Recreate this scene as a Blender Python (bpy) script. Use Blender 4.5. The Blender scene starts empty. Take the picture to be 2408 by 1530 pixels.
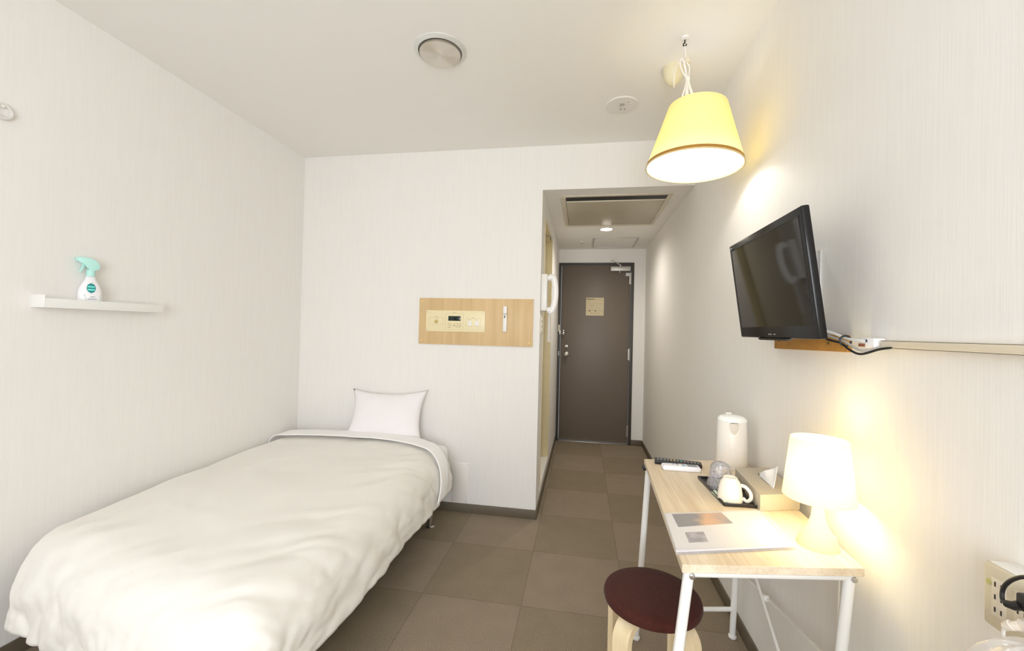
import bpy, bmesh, math, random
from mathutils import Vector, Matrix, noise
sc = bpy.context.scene
COL = sc.collection
PI = math.pi
random.seed(4)
def R(a): return math.radians(a)

# ------------------------------------------------------------ dimensions of the room (metres)
XL, XR, XP = -1.97, 0.6575, -0.2695      # left wall, right wall, hallway left wall
YB, YD, YF = 2.675, 4.654, -1.30         # back wall, entrance door wall, window wall behind the camera
ZC, ZS, ZB = 2.3934, 2.1084, 0.0585      # room ceiling, hallway ceiling, baseboard height

# ------------------------------------------------------------ materials
def lin(c):
    c = c / 255.0
    return c / 12.92 if c <= 0.04045 else ((c + 0.055) / 1.055) ** 2.4
def rgb(r, g, b): return (lin(r), lin(g), lin(b), 1.0)
MATS = {}
def mat(name, col, rough=0.5, metal=0.0, spec=0.5, noise_scale=0, noise_amt=0.0, bump=0.0, bump_scale=60, stretch=(1, 1, 1), coat=0.0, trans=0.0, alpha=1.0, emit=None, estr=0.0, sheen=0.0, sss=0.0):
    if name in MATS: return MATS[name]
    m = bpy.data.materials.new(name); m.use_nodes = True
    nt = m.node_tree; b = nt.nodes['Principled BSDF']
    b.inputs['Base Color'].default_value = col
    b.inputs['Roughness'].default_value = rough
    b.inputs['Metallic'].default_value = metal
    b.inputs['Specular IOR Level'].default_value = spec
    b.inputs['Coat Weight'].default_value = coat
    b.inputs['Transmission Weight'].default_value = trans
    b.inputs['Alpha'].default_value = alpha
    b.inputs['Sheen Weight'].default_value = sheen
    if emit:
        b.inputs['Emission Color'].default_value = emit
        b.inputs['Emission Strength'].default_value = estr
    if noise_amt or bump:
        tc = nt.nodes.new('ShaderNodeTexCoord'); mp = nt.nodes.new('ShaderNodeMapping')
        mp.inputs['Scale'].default_value = stretch
        nt.links.new(tc.outputs['Object'], mp.inputs['Vector'])
        if noise_amt:
            n = nt.nodes.new('ShaderNodeTexNoise'); n.inputs['Scale'].default_value = noise_scale; n.inputs['Detail'].default_value = 4
            nt.links.new(mp.outputs['Vector'], n.inputs['Vector'])
            mr = nt.nodes.new('ShaderNodeMapRange')
            mr.inputs['From Min'].default_value = 0.3; mr.inputs['From Max'].default_value = 0.7
            mr.inputs['To Min'].default_value = 1 - noise_amt; mr.inputs['To Max'].default_value = 1 + noise_amt
            nt.links.new(n.outputs['Fac'], mr.inputs['Value'])
            mx = nt.nodes.new('ShaderNodeMix'); mx.data_type = 'RGBA'; mx.blend_type = 'MULTIPLY'; mx.inputs['Factor'].default_value = 1
            mx.inputs['A'].default_value = col
            nt.links.new(mr.outputs['Result'], mx.inputs['B'])
            nt.links.new(mx.outputs['Result'], b.inputs['Base Color'])
        if bump:
            n2 = nt.nodes.new('ShaderNodeTexNoise'); n2.inputs['Scale'].default_value = bump_scale; n2.inputs['Detail'].default_value = 3
            nt.links.new(mp.outputs['Vector'], n2.inputs['Vector'])
            bp = nt.nodes.new('ShaderNodeBump'); bp.inputs['Strength'].default_value = bump; bp.inputs['Distance'].default_value = 0.004
            nt.links.new(n2.outputs['Fac'], bp.inputs['Height'])
            nt.links.new(bp.outputs['Normal'], b.inputs['Normal'])
    MATS[name] = m
    return m

def wallpaper_mat():
    m = bpy.data.materials.new('vertical_weave_wallpaper'); m.use_nodes = True
    nt = m.node_tree; b = nt.nodes['Principled BSDF']; b.inputs['Roughness'].default_value = 0.75; b.inputs['Specular IOR Level'].default_value = 0.2
    tc = nt.nodes.new('ShaderNodeTexCoord')
    def streak(sx, sz, det):
        mp = nt.nodes.new('ShaderNodeMapping'); mp.inputs['Scale'].default_value = (sx, sx, sz)
        nt.links.new(tc.outputs['Object'], mp.inputs['Vector'])
        n = nt.nodes.new('ShaderNodeTexNoise'); n.inputs['Scale'].default_value = 1; n.inputs['Detail'].default_value = det
        nt.links.new(mp.outputs['Vector'], n.inputs['Vector']); return n
    a = streak(230, 7, 2); c = streak(90, 4.0, 2)
    ad = nt.nodes.new('ShaderNodeMath'); ad.operation = 'ADD'
    nt.links.new(a.outputs['Fac'], ad.inputs[0]); nt.links.new(c.outputs['Fac'], ad.inputs[1])
    cr = nt.nodes.new('ShaderNodeValToRGB'); cr.color_ramp.elements[0].position = 0.25; cr.color_ramp.elements[1].position = 0.75
    cr.color_ramp.elements[0].color = rgb(235, 232, 228); cr.color_ramp.elements[1].color = rgb(240, 238, 234)
    hf = nt.nodes.new('ShaderNodeMath'); hf.operation = 'MULTIPLY'; hf.inputs[1].default_value = 0.5
    nt.links.new(ad.outputs[0], hf.inputs[0]); nt.links.new(hf.outputs[0], cr.inputs['Fac'])
    nt.links.new(cr.outputs['Color'], b.inputs['Base Color'])
    bp = nt.nodes.new('ShaderNodeBump'); bp.inputs['Strength'].default_value = 0.12; bp.inputs['Distance'].default_value = 0.002
    nt.links.new(a.outputs['Fac'], bp.inputs['Height']); nt.links.new(bp.outputs['Normal'], b.inputs['Normal'])
    return m

def carpet_mat():
    m = bpy.data.materials.new('brown_carpet_tiles'); m.use_nodes = True
    nt = m.node_tree; b = nt.nodes['Principled BSDF']; b.inputs['Roughness'].default_value = 0.95; b.inputs['Specular IOR Level'].default_value = 0.1
    tc = nt.nodes.new('ShaderNodeTexCoord')
    mp = nt.nodes.new('ShaderNodeMapping'); TX, TY = 0.45, 0.465
    mp.inputs['Scale'].default_value = (1 / TX, 1 / TY, 1); mp.inputs['Location'].default_value = (-0.212 / TX + 4, -2.754 / TY + 10, 0.5)
    nt.links.new(tc.outputs['Object'], mp.inputs['Vector'])
    ck = nt.nodes.new('ShaderNodeTexChecker'); ck.inputs['Scale'].default_value = 1
    ck.inputs['Color1'].default_value = rgb(148, 134, 116); ck.inputs['Color2'].default_value = rgb(140, 127, 107)
    nt.links.new(mp.outputs['Vector'], ck.inputs['Vector'])
    # thin seams between the tiles
    sp = nt.nodes.new('ShaderNodeSeparateXYZ'); nt.links.new(mp.outputs['Vector'], sp.inputs[0])
    def seam(o):
        f = nt.nodes.new('ShaderNodeMath'); f.operation = 'PINGPONG'; f.inputs[1].default_value = 0.5
        nt.links.new(sp.outputs[o], f.inputs[0])
        l = nt.nodes.new('ShaderNodeMath'); l.operation = 'LESS_THAN'; l.inputs[1].default_value = 0.006
        nt.links.new(f.outputs[0], l.inputs[0]); return l
    sx, sy = seam('X'), seam('Y')
    mxm = nt.nodes.new('ShaderNodeMath'); mxm.operation = 'MAXIMUM'
    nt.links.new(sx.outputs[0], mxm.inputs[0]); nt.links.new(sy.outputs[0], mxm.inputs[1])
    n = nt.nodes.new('ShaderNodeTexNoise'); n.inputs['Scale'].default_value = 260; n.inputs['Detail'].default_value = 3
    nt.links.new(tc.outputs['Object'], n.inputs['Vector'])
    n2 = nt.nodes.new('ShaderNodeTexNoise'); n2.inputs['Scale'].default_value = 9; n2.inputs['Detail'].default_value = 2
    nt.links.new(tc.outputs['Object'], n2.inputs['Vector'])
    mr = nt.nodes.new('ShaderNodeMapRange'); mr.inputs['From Min'].default_value = 0.3; mr.inputs['From Max'].default_value = 0.7
    mr.inputs['To Min'].default_value = 0.72; mr.inputs['To Max'].default_value = 1.28
    nt.links.new(n.outputs['Fac'], mr.inputs['Value'])
    mr2 = nt.nodes.new('ShaderNodeMapRange'); mr2.inputs['From Min'].default_value = 0.3; mr2.inputs['From Max'].default_value = 0.7
    mr2.inputs['To Min'].default_value = 0.96; mr2.inputs['To Max'].default_value = 1.04
    nt.links.new(n2.outputs['Fac'], mr2.inputs['Value'])
    mu = nt.nodes.new('ShaderNodeMath'); mu.operation = 'MULTIPLY'
    nt.links.new(mr.outputs['Result'], mu.inputs[0]); nt.links.new(mr2.outputs['Result'], mu.inputs[1])
    x1 = nt.nodes.new('ShaderNodeMix'); x1.data_type = 'RGBA'; x1.blend_type = 'MULTIPLY'; x1.inputs['Factor'].default_value = 1
    nt.links.new(ck.outputs['Color'], x1.inputs['A']); nt.links.new(mu.outputs[0], x1.inputs['B'])
    x2 = nt.nodes.new('ShaderNodeMix'); x2.data_type = 'RGBA'; x2.inputs['B'].default_value = rgb(100, 88, 72)
    sc2 = nt.nodes.new('ShaderNodeMath'); sc2.operation = 'MULTIPLY'; sc2.inputs[1].default_value = 0.35
    nt.links.new(mxm.outputs[0], sc2.inputs[0])
    nt.links.new(sc2.outputs[0], x2.inputs['Factor']); nt.links.new(x1.outputs['Result'], x2.inputs['A'])
    nt.links.new(x2.outputs['Result'], b.inputs['Base Color'])
    bp = nt.nodes.new('ShaderNodeBump'); bp.inputs['Strength'].default_value = 0.5; bp.inputs['Distance'].default_value = 0.004
    nt.links.new(n.outputs['Fac'], bp.inputs['Height']); nt.links.new(bp.outputs['Normal'], b.inputs['Normal'])
    return m

def wood_mat(name, c1, c2, axis, fine=140, rough=0.45):
    m = bpy.data.materials.new(name); m.use_nodes = True
    nt = m.node_tree; b = nt.nodes['Principled BSDF']; b.inputs['Roughness'].default_value = rough; b.inputs['Specular IOR Level'].default_value = 0.35
    tc = nt.nodes.new('ShaderNodeTexCoord'); mp = nt.nodes.new('ShaderNodeMapping')
    s = [fine, fine, fine]; s[axis] = fine * 0.035
    mp.inputs['Scale'].default_value = s
    nt.links.new(tc.outputs['Object'], mp.inputs['Vector'])
    n = nt.nodes.new('ShaderNodeTexNoise'); n.inputs['Scale'].default_value = 1; n.inputs['Detail'].default_value = 5; n.inputs['Distortion'].default_value = 0.4
    nt.links.new(mp.outputs['Vector'], n.inputs['Vector'])
    mp2 = nt.nodes.new('ShaderNodeMapping'); s2 = [18, 18, 18]; s2[axis] = 1.2; mp2.inputs['Scale'].default_value = s2
    nt.links.new(tc.outputs['Object'], mp2.inputs['Vector'])
    n2 = nt.nodes.new('ShaderNodeTexNoise'); n2.inputs['Scale'].default_value = 1; n2.inputs['Detail'].default_value = 2
    nt.links.new(mp2.outputs['Vector'], n2.inputs['Vector'])
    ad = nt.nodes.new('ShaderNodeMath'); ad.operation = 'ADD'; nt.links.new(n.outputs['Fac'], ad.inputs[0]); nt.links.new(n2.outputs['Fac'], ad.inputs[1])
    hf = nt.nodes.new('ShaderNodeMath'); hf.operation = 'MULTIPLY'; hf.inputs[1].default_value = 0.5; nt.links.new(ad.outputs[0], hf.inputs[0])
    cr = nt.nodes.new('ShaderNodeValToRGB'); cr.color_ramp.elements[0].position = 0.36; cr.color_ramp.elements[1].position = 0.62
    cr.color_ramp.elements[0].color = c1; cr.color_ramp.elements[1].color = c2
    nt.links.new(hf.outputs[0], cr.inputs['Fac']); nt.links.new(cr.outputs['Color'], b.inputs['Base Color'])
    return m

def translucent_mat(name, col, tcol, fac, rough_gloss=0.0):
    m = bpy.data.materials.new(name); m.use_nodes = True
    nt = m.node_tree; nt.nodes.remove(nt.nodes['Principled BSDF']); out = nt.nodes['Material Output']
    d = nt.nodes.new('ShaderNodeBsdfDiffuse'); d.inputs['Color'].default_value = col
    t = nt.nodes.new('ShaderNodeBsdfTranslucent'); t.inputs['Color'].default_value = tcol
    mx = nt.nodes.new('ShaderNodeMixShader'); mx.inputs[0].default_value = fac
    nt.links.new(d.outputs[0], mx.inputs[1]); nt.links.new(t.outputs[0], mx.inputs[2])
    nt.links.new(mx.outputs[0], out.inputs['Surface'])
    return m

def clear_mat(name, tint, gloss=0.12, haze=0.15, bump=0.0, hazecol=(0.8, 0.8, 0.82, 1), rough=0.08, bscale=45):
    """thin clear or frosted plastic / glass: see-through with a little haze and a sheen"""
    m = bpy.data.materials.new(name); m.use_nodes = True
    nt = m.node_tree; nt.nodes.remove(nt.nodes['Principled BSDF']); out = nt.nodes['Material Output']
    t = nt.nodes.new('ShaderNodeBsdfTransparent'); t.inputs['Color'].default_value = tint
    g = nt.nodes.new('ShaderNodeBsdfGlossy'); g.inputs['Roughness'].default_value = rough
    d = nt.nodes.new('ShaderNodeBsdfDiffuse'); d.inputs['Color'].default_value = hazecol
    m1 = nt.nodes.new('ShaderNodeMixShader'); m1.inputs[0].default_value = haze
    nt.links.new(t.outputs[0], m1.inputs[1]); nt.links.new(d.outputs[0], m1.inputs[2])
    m2 = nt.nodes.new('ShaderNodeMixShader'); m2.inputs[0].default_value = gloss
    nt.links.new(m1.outputs[0], m2.inputs[1]); nt.links.new(g.outputs[0], m2.inputs[2])
    if bump:
        tc = nt.nodes.new('ShaderNodeTexCoord'); n = nt.nodes.new('ShaderNodeTexNoise'); n.inputs['Scale'].default_value = bscale; n.inputs['Detail'].default_value = 3
        nt.links.new(tc.outputs['Object'], n.inputs['Vector'])
        bp = nt.nodes.new('ShaderNodeBump'); bp.inputs['Strength'].default_value = bump; bp.inputs['Distance'].default_value = 0.01
        nt.links.new(n.outputs['Fac'], bp.inputs['Height'])
        for k in (g, d): nt.links.new(bp.outputs['Normal'], k.inputs['Normal'])
    nt.links.new(m2.outputs[0], out.inputs['Surface'])
    return m

WALL = wallpaper_mat()
CARPET = carpet_mat()
CEIL = mat('ceiling_paper', rgb(240, 238, 234), 0.85, spec=0.15, bump=0.05, bump_scale=220)
HALLCEIL = CEIL
BASEB = mat('brown_vinyl_skirting', rgb(104, 94, 78), 0.5, noise_scale=30, noise_amt=0.05)
DOORM = mat('brown_painted_steel', rgb(112, 101, 90), 0.42, spec=0.4, noise_scale=60, noise_amt=0.03, bump=0.03, bump_scale=300)
DFRAME = mat('dark_painted_door_frame', rgb(70, 66, 60), 0.45)
DARK = mat('black_rubber', rgb(24, 23, 22), 0.5)
CHROME = mat('satin_chrome', rgb(205, 203, 198), 0.25, metal=1.0)
STEEL = mat('brushed_steel', rgb(196, 192, 184), 0.38, metal=1.0, noise_scale=40, noise_amt=0.04)
SILVER = mat('silver_painted_metal', rgb(196, 194, 188), 0.4, metal=0.4)
CREAM = mat('cream_door_laminate', rgb(226, 212, 172), 0.45, noise_scale=20, noise_amt=0.02)
WHITEP = mat('white_plastic', rgb(238, 236, 232), 0.35)
WHITEM = mat('white_powder_coat', rgb(238, 237, 233), 0.35, bump=0.02, bump_scale=400)
IVORY = mat('ivory_plastic', rgb(226, 218, 196), 0.4)
BLACKG = mat('gloss_black_plastic', rgb(15, 14, 14), 0.22, spec=0.4)
BLACKM = mat('matt_black_plastic', rgb(26, 24, 24), 0.45)
SCREEN = mat('dark_glass_screen', rgb(5, 4, 4), 0.05, spec=0.42)
LINEN = mat('white_cotton_sheet', rgb(246, 245, 244), 0.85, sheen=0.2, spec=0.15, bump=0.06, bump_scale=500)
DUVETM = mat('ivory_duvet_cotton', rgb(238, 235, 228), 0.8, sheen=0.25, spec=0.2, bump=0.05, bump_scale=500)
PILLOWM = mat('white_pillowcase_cotton', rgb(242, 238, 239), 0.85, sheen=0.2, spec=0.15, bump=0.05, bump_scale=500)

# ------------------------------------------------------------ mesh builder
class MB:
    def __init__(self): self.bm = bmesh.new()
    def box(self, x0, x1, y0, y1, z0, z1, bev=0.0, seg=2, fn=None):
        r = bmesh.ops.create_cube(self.bm, size=1.0)['verts']
        for v in r:
            v.co = Vector(((x0 + x1) / 2 + v.co.x * (x1 - x0), (y0 + y1) / 2 + v.co.y * (y1 - y0), (z0 + z1) / 2 + v.co.z * (z1 - z0)))
        if fn:
            for v in r: v.co = Vector(fn(*v.co))
        if bev:
            es = list({e for v in r for e in v.link_edges})
            bmesh.ops.bevel(self.bm, geom=es, offset=bev, segments=seg, profile=0.5, affect='EDGES')
        return self
    def lathe(self, prof, seg=40, c=(0, 0, 0), axis='Z', cap0=True, cap1=True):
        """prof: list of (radius, height) revolved about the axis through c"""
        rings = []
        def P(r, h, a):
            x, y = r * math.cos(a), r * math.sin(a)
            if axis == 'Z': q = (x, y, h)
            elif axis == 'Y': q = (x, h, y)
            else: q = (h, x, y)
            return Vector(q) + Vector(c)
        for r, h in prof:
            if r < 1e-6: rings.append([self.bm.verts.new(P(0, h, 0))])
            else: rings.append([self.bm.verts.new(P(r, h, 2 * PI * i / seg)) for i in range(seg)])
        for a, b in zip(rings[:-1], rings[1:]):
            for i in range(seg):
                j = (i + 1) % seg
                if len(a) == 1 and len(b) == 1: continue
                if len(a) == 1: self.bm.faces.new((a[0], b[i], b[j]))
                elif len(b) == 1: self.bm.faces.new((a[i], a[j], b[0]))
                else: self.bm.faces.new((a[i], a[j], b[j], b[i]))
        if cap0 and len(rings[0]) > 1: self.bm.faces.new(list(reversed(rings[0])))
        if cap1 and len(rings[-1]) > 1: self.bm.faces.new(rings[-1])
        return self
    def cyl(self, c, r, h, axis='Z', seg=24, bev=0.0):
        if bev: prof = [(r - bev, 0), (r, bev), (r, h - bev), (r - bev, h)]
        else: prof = [(r, 0), (r, h)]
        return self.lathe(prof, seg, c, axis)
    def tube(self, pts, rad, seg=10, close=False, ry=None, upv=None):
        """sweep a circle (or ellipse rad x ry) along pts"""
        pts = [Vector(p) for p in pts]; n = len(pts); rings = []; prev = None
        for i, p in enumerate(pts):
            t = (pts[min(i + 1, n - 1)] - pts[max(i - 1, 0)]).normalized()
            if upv is not None: s = Vector(upv).cross(t)
            elif prev is None: s = Vector((0, 0, 1)).cross(t) if abs(t.z) < 0.9 else Vector((1, 0, 0)).cross(t)
            else: s = prev - t * prev.dot(t)
            s.normalize(); u = t.cross(s); prev = s
            rr = rad[i] if isinstance(rad, (list, tuple)) else rad
            rings.append([self.bm.verts.new(p + s * math.cos(2 * PI * k / seg) * rr + u * math.sin(2 * PI * k / seg) * (ry if ry else rr)) for k in range(seg)])
        for a, b in zip(rings[:-1], rings[1:]):
            for k in range(seg): self.bm.faces.new((a[k], a[(k + 1) % seg], b[(k + 1) % seg], b[k]))
        self.bm.faces.new(list(reversed(rings[0]))); self.bm.faces.new(rings[-1])
        return self
    def strip(self, pts, w, t, wdir):
        """sweep a rectangle w (along wdir) x t along pts"""
        pts = [Vector(p) for p in pts]; wd = Vector(wdir).normalized(); n = len(pts); rings = []
        for i, p in enumerate(pts):
            tg = (pts[min(i + 1, n - 1)] - pts[max(i - 1, 0)]).normalized(); u = tg.cross(wd).normalized()
            rings.append([self.bm.verts.new(p + wd * a * w / 2 + u * b * t / 2) for a, b in ((-1, -1), (1, -1), (1, 1), (-1, 1))])
        for a, b in zip(rings[:-1], rings[1:]):
            for k in range(4): self.bm.faces.new((a[k], a[(k + 1) % 4], b[(k + 1) % 4], b[k]))
        self.bm.faces.new(list(reversed(rings[0]))); self.bm.faces.new(rings[-1])
        return self
    def prism(self, poly, d0, d1, axis='Y', bev=0.0):
        """extrude a 2D outline; axis Y: outline in x,z; axis Z: outline in x,y; axis X: outline in y,z"""
        def P(a, b, d): return (a, d, b) if axis == 'Y' else ((a, b, d) if axis == 'Z' else (d, a, b))
        A = [self.bm.verts.new(P(a, b, d0)) for a, b in poly]; B = [self.bm.verts.new(P(a, b, d1)) for a, b in poly]
        n = len(poly)
        fs = [self.bm.faces.new(A), self.bm.faces.new(list(reversed(B)))]
        for i in range(n): fs.append(self.bm.faces.new((A[(i + 1) % n], A[i], B[i], B[(i + 1) % n])))
        if bev:
            es = list({e for f in fs for e in f.edges})
            bmesh.ops.bevel(self.bm, geom=es, offset=bev, segments=2, profile=0.5, affect='EDGES')
        return self
    def grid(self, rows):
        V = [[self.bm.verts.new(p) for p in r] for r in rows]
        for a, b in zip(V[:-1], V[1:]):
            for i in range(len(a) - 1): self.bm.faces.new((a[i], a[i + 1], b[i + 1], b[i]))
        return self
    def text(self, s, size, loc, rot=(R(90), 0, 0), thick=0.0003):
        c = bpy.data.curves.new('t', 'FONT'); c.body = s; c.size = size; c.extrude = thick; c.align_x = 'CENTER'; c.align_y = 'CENTER'
        o = bpy.data.objects.new('t', c); COL.objects.link(o)
        dg = bpy.context.evaluated_depsgraph_get(); me = bpy.data.meshes.new_from_object(o.evaluated_get(dg))
        from mathutils import Euler
        me.transform(Matrix.Translation(loc) @ Euler(rot).to_matrix().to_4x4())
        self.bm.from_mesh(me)
        bpy.data.objects.remove(o); bpy.data.curves.remove(c); bpy.data.meshes.remove(me)
        return self
    def build(self, name, m, parent=None, smooth=True, ang=35, recalc=True):
        if recalc: bmesh.ops.recalc_face_normals(self.bm, faces=self.bm.faces[:])
        if smooth:
            for f in self.bm.faces: f.smooth = True
            for e in self.bm.edges:
                if len(e.link_faces) == 2 and e.calc_face_angle(0) > R(ang): e.smooth = False
        me = bpy.data.meshes.new(name); self.bm.to_mesh(me); self.bm.free()
        me.materials.append(m)
        o = bpy.data.objects.new(name, me); COL.objects.link(o)
        if parent: o.parent = parent
        return o

def thing(name, label, cat, loc=(0, 0, 0), rot=(0, 0, 0), group=None):
    o = bpy.data.objects.new(name, None); COL.objects.link(o)
    o.location = loc; o.rotation_euler = rot; o.empty_display_size = 0.05
    return tag(o, label, cat, group)
def tag(o, label, cat, group=None):
    o['label'] = label; o['category'] = cat
    if group: o['group'] = group
    return o
def lab(o, text): o['label'] = text; return o
def struct(o, label=None, cat=None):
    o['kind'] = 'structure'
    if label: o['label'] = label
    if cat: o['category'] = cat
    return o
def at(o, loc):
    """put a mesh's origin at its own base so that it is built where it stands"""
    o.location = loc; return o
def arc(c, r, a0, a1, n, plane='XZ'):
    out = []
    for i in range(n + 1):
        a = R(a0 + (a1 - a0) * i / n)
        if plane == 'XZ': out.append((c[0] + r * math.cos(a), c[1], c[2] + r * math.sin(a)))
        elif plane == 'XY': out.append((c[0] + r * math.cos(a), c[1] + r * math.sin(a), c[2]))
        else: out.append((c[0], c[1] + r * math.cos(a), c[2] + r * math.sin(a)))
    return out
def spline(pts, n=8):
    """Catmull-Rom through pts"""
    P = [Vector(p) for p in pts]; P = [P[0] * 2 - P[1]] + P + [P[-1] * 2 - P[-2]]; out = []
    for i in range(1, len(P) - 2):
        a, b, c, d = P[i - 1], P[i], P[i + 1], P[i + 2]
        for k in range(n):
            t = k / n
            out.append(0.5 * ((2 * b) + (c - a) * t + (2 * a - 5 * b + 4 * c - d) * t * t + (3 * b - a - 3 * c + d) * t ** 3))
    out.append(P[-2]); return out

# ============================================================ THE SETTING
W = 0.10
struct(MB().box(XL - W, XR + W, YF - W, YD + W, -0.08, 0).build('floor', CARPET), 'brown checkered carpet tile floor', 'floor')
struct(MB().box(XL - W, XR + W, YF - W, YB + 0.12, ZC, ZC + 0.08).build('ceiling', CEIL), 'plain off white ceiling of the room', 'ceiling')
struct(MB().box(XP - W, XR + W, YB + 0.12, YD + W, ZS, ZS + 0.08).build('ceiling_hallway', HALLCEIL), 'lower off white ceiling of the entrance hallway', 'ceiling')
struct(MB().box(XL - W, XL, YF - W, YB + 0.12, 0, ZC).build('wall_left', WALL), 'pale papered wall along the bed', 'wall')
struct(MB().box(XR, XR + W, YF - W, YD + W, 0, ZC).build('wall_right', WALL), 'pale papered wall behind the desk', 'wall')
b = MB(); b.box(XL, XP, YB, YB + 0.12, 0, ZC); b.box(XP, XR, YB, YB + 0.12, ZS, ZC)
struct(b.build('wall_back', WALL), 'pale papered wall behind the pillow with hallway opening', 'wall')
DY0, DY1, DZ0, DZ1 = 2.88, 3.60, 0.13, 1.985          # bathroom doorway in the hallway's left wall
b = MB(); b.box(XP - W, XP, YB + 0.12, DY0, 0, ZS); b.box(XP - W, XP, DY1, YD, 0, ZS)
b.box(XP - W, XP, DY0, DY1, DZ1, ZS); b.box(XP - W, XP, DY0, DY1, 0, DZ0)
struct(b.build('wall_hall', WALL), 'narrow papered hallway wall with bathroom doorway', 'wall')
EX0, EX1, EZ1 = -0.262, 0.532, 1.956                   # entrance door opening
b = MB(); b.box(XP - W, EX0, YD, YD + W, 0, ZS); b.box(EX1, XR, YD, YD + W, 0, ZS); b.box(EX0, EX1, YD, YD + W, EZ1, ZS)
struct(b.build('wall_door', WALL), 'papered wall around the entrance door', 'wall')
# window wall behind the camera
WX0, WX1, WZ0, WZ1 = -0.85, 0.60, 0.45, 2.15
b = MB(); b.box(XL, WX0, YF - W, YF, 0, ZC); b.box(WX1, XR, YF - W, YF, 0, ZC); b.box(WX0, WX1, YF - W, YF, 0, WZ0); b.box(WX0, WX1, YF - W, YF, WZ1, ZC)
struct(b.build('wall_front', WALL), 'papered wall with the window', 'wall')
win = struct(thing('window_1', 'white framed sliding window', 'window', ((WX0 + WX1) / 2, YF - 0.05, WZ0)), None)
hw = (WX1 - WX0) / 2; hh = WZ1 - WZ0
b = MB(); b.box(-hw, -hw + 0.05, -0.03, 0.03, 0, hh, 0.004); b.box(hw - 0.05, hw, -0.03, 0.03, 0, hh, 0.004); b.box(-hw, hw, -0.03, 0.03, 0, 0.05, 0.004); b.box(-hw, hw, -0.03, 0.03, hh - 0.05, hh, 0.004); b.box(-0.03, 0.03, -0.03, 0.03, 0, hh, 0.004)
b.build('window_frame', WHITEM, win)
MB().box(-hw + 0.05, hw - 0.05, -0.004, 0.004, 0.05, hh - 0.05).build('pane', clear_mat('window_glass', (1, 1, 1, 1), 0.05, 0.0), win)
# baseboards
T = 0.008
struct(MB().box(XL, XL + T, YF, YB, 0, ZB, 0.002).build('baseboard_left', BASEB), 'brown skirting below the left wall', 'baseboard')
struct(MB().box(XL + T, XP, YB - T, YB, 0, ZB, 0.002).build('baseboard_back', BASEB), 'brown skirting below the back wall', 'baseboard')
struct(MB().box(XR - T, XR, YF, YD, 0, ZB, 0.002).build('baseboard_right', BASEB), 'brown skirting below the right wall', 'baseboard')
struct(MB().box(XP, XP + T, YB - T, YD - 0.03, 0, ZB, 0.002).build('baseboard_hall', BASEB), 'brown skirting along the hallway wall', 'baseboard')
struct(MB().box(EX1 + 0.006, XR - T, YD - T, YD, 0, ZB, 0.002).build('baseboard_door', BASEB), 'short brown skirting beside the entrance door', 'baseboard')

# ---- entrance door
d1 = struct(thing('door_1', 'brown steel entrance door at the hallway end', 'door', (0, YD, 0)))
b = MB(); b.box(EX0 - 0.004, EX0 + 0.022, -0.012, 0.09, 0, EZ1 + 0.004, 0.002); b.box(EX1 - 0.024, EX1 + 0.006, -0.012, 0.09, 0, EZ1 + 0.004, 0.002); b.box(EX0 + 0.022, EX1 - 0.024, -0.012, 0.09, EZ1 - 0.014, EZ1 + 0.004, 0.002)
b.build('door_frame', DFRAME, d1)
leaf = MB().box(EX0 + 0.026, EX1 - 0.028, 0.012, 0.05, 0.012, EZ1 - 0.018, 0.002).build('door_leaf', DOORM, d1)
for z in (1.79, 0.97, 0.145):
    b = MB(); b.cyl((EX1 - 0.026, -0.004, z - 0.06), 0.0065, 0.12, 'Z', 16, 0.002); b.cyl((EX1 - 0.026, -0.004, z - 0.07), 0.004, 0.14, 'Z', 12); b.box(EX1 - 0.040, EX1 - 0.026, 0.006, 0.013, z - 0.06, z + 0.06)
    b.build('hinge', STEEL, d1)
b = MB(); b.lathe([(0.030, 0.012), (0.031, 0.008), (0.027, 0.003), (0.013, 0.0), (0.012, -0.02), (0.022, -0.026), (0.0285, -0.04), (0.026, -0.052), (0.016, -0.058), (0, -0.059)], 28, (-0.168, 0, 0.955), 'Y')
b.build('door_knob', STEEL, d1)
b = MB(); b.lathe([(0.0175, 0.012), (0.0175, 0.003), (0.014, 0.0), (0, 0.0)], 24, (-0.168, 0, 1.042), 'Y'); b.box(-0.1715, -0.1645, -0.016, 0.003, 1.028, 1.056, 0.002)
b.build('thumb_turn', STEEL, d1)
b = MB(); b.box(-0.250, -0.236, -0.018, 0.012, 1.165, 1.215, 0.002); b.tube([(-0.236, -0.02, 1.204), (-0.205, -0.026, 1.204)], 0.006, 8); b.tube([(-0.236, -0.02, 1.176), (-0.205, -0.026, 1.176)], 0.006, 8)
b.lathe([(0.0, -0.010), (0.008, -0.006), (0.010, 0), (0.008, 0.006), (0, 0.010)], 14, (-0.200, -0.026, 1.208)); b.lathe([(0.0, -0.010), (0.008, -0.006), (0.010, 0), (0.008, 0.006), (0, 0.010)], 14, (-0.200, -0.026, 1.172))
b.box(-0.214, -0.196, -0.006, 0.012, 1.158, 1.222, 0.002)
b.build('door_guard', CHROME, d1)
MB().box(-0.262, -0.244, -0.02, -0.012, 1.20, 1.275, 0.002).build('strike_box', IVORY, d1)
b = MB()
for k in range(3): b.box(-0.258, -0.246, -0.0145, -0.012, 0.94 + k * 0.016, 0.949 + k * 0.016)
b.build('strike_plate', STEEL, d1)
b = MB(); b.box(0.290, 0.498, -0.035, 0.012, 1.868, 1.915, 0.004)
b.build('door_closer', SILVER, d1)
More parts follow.
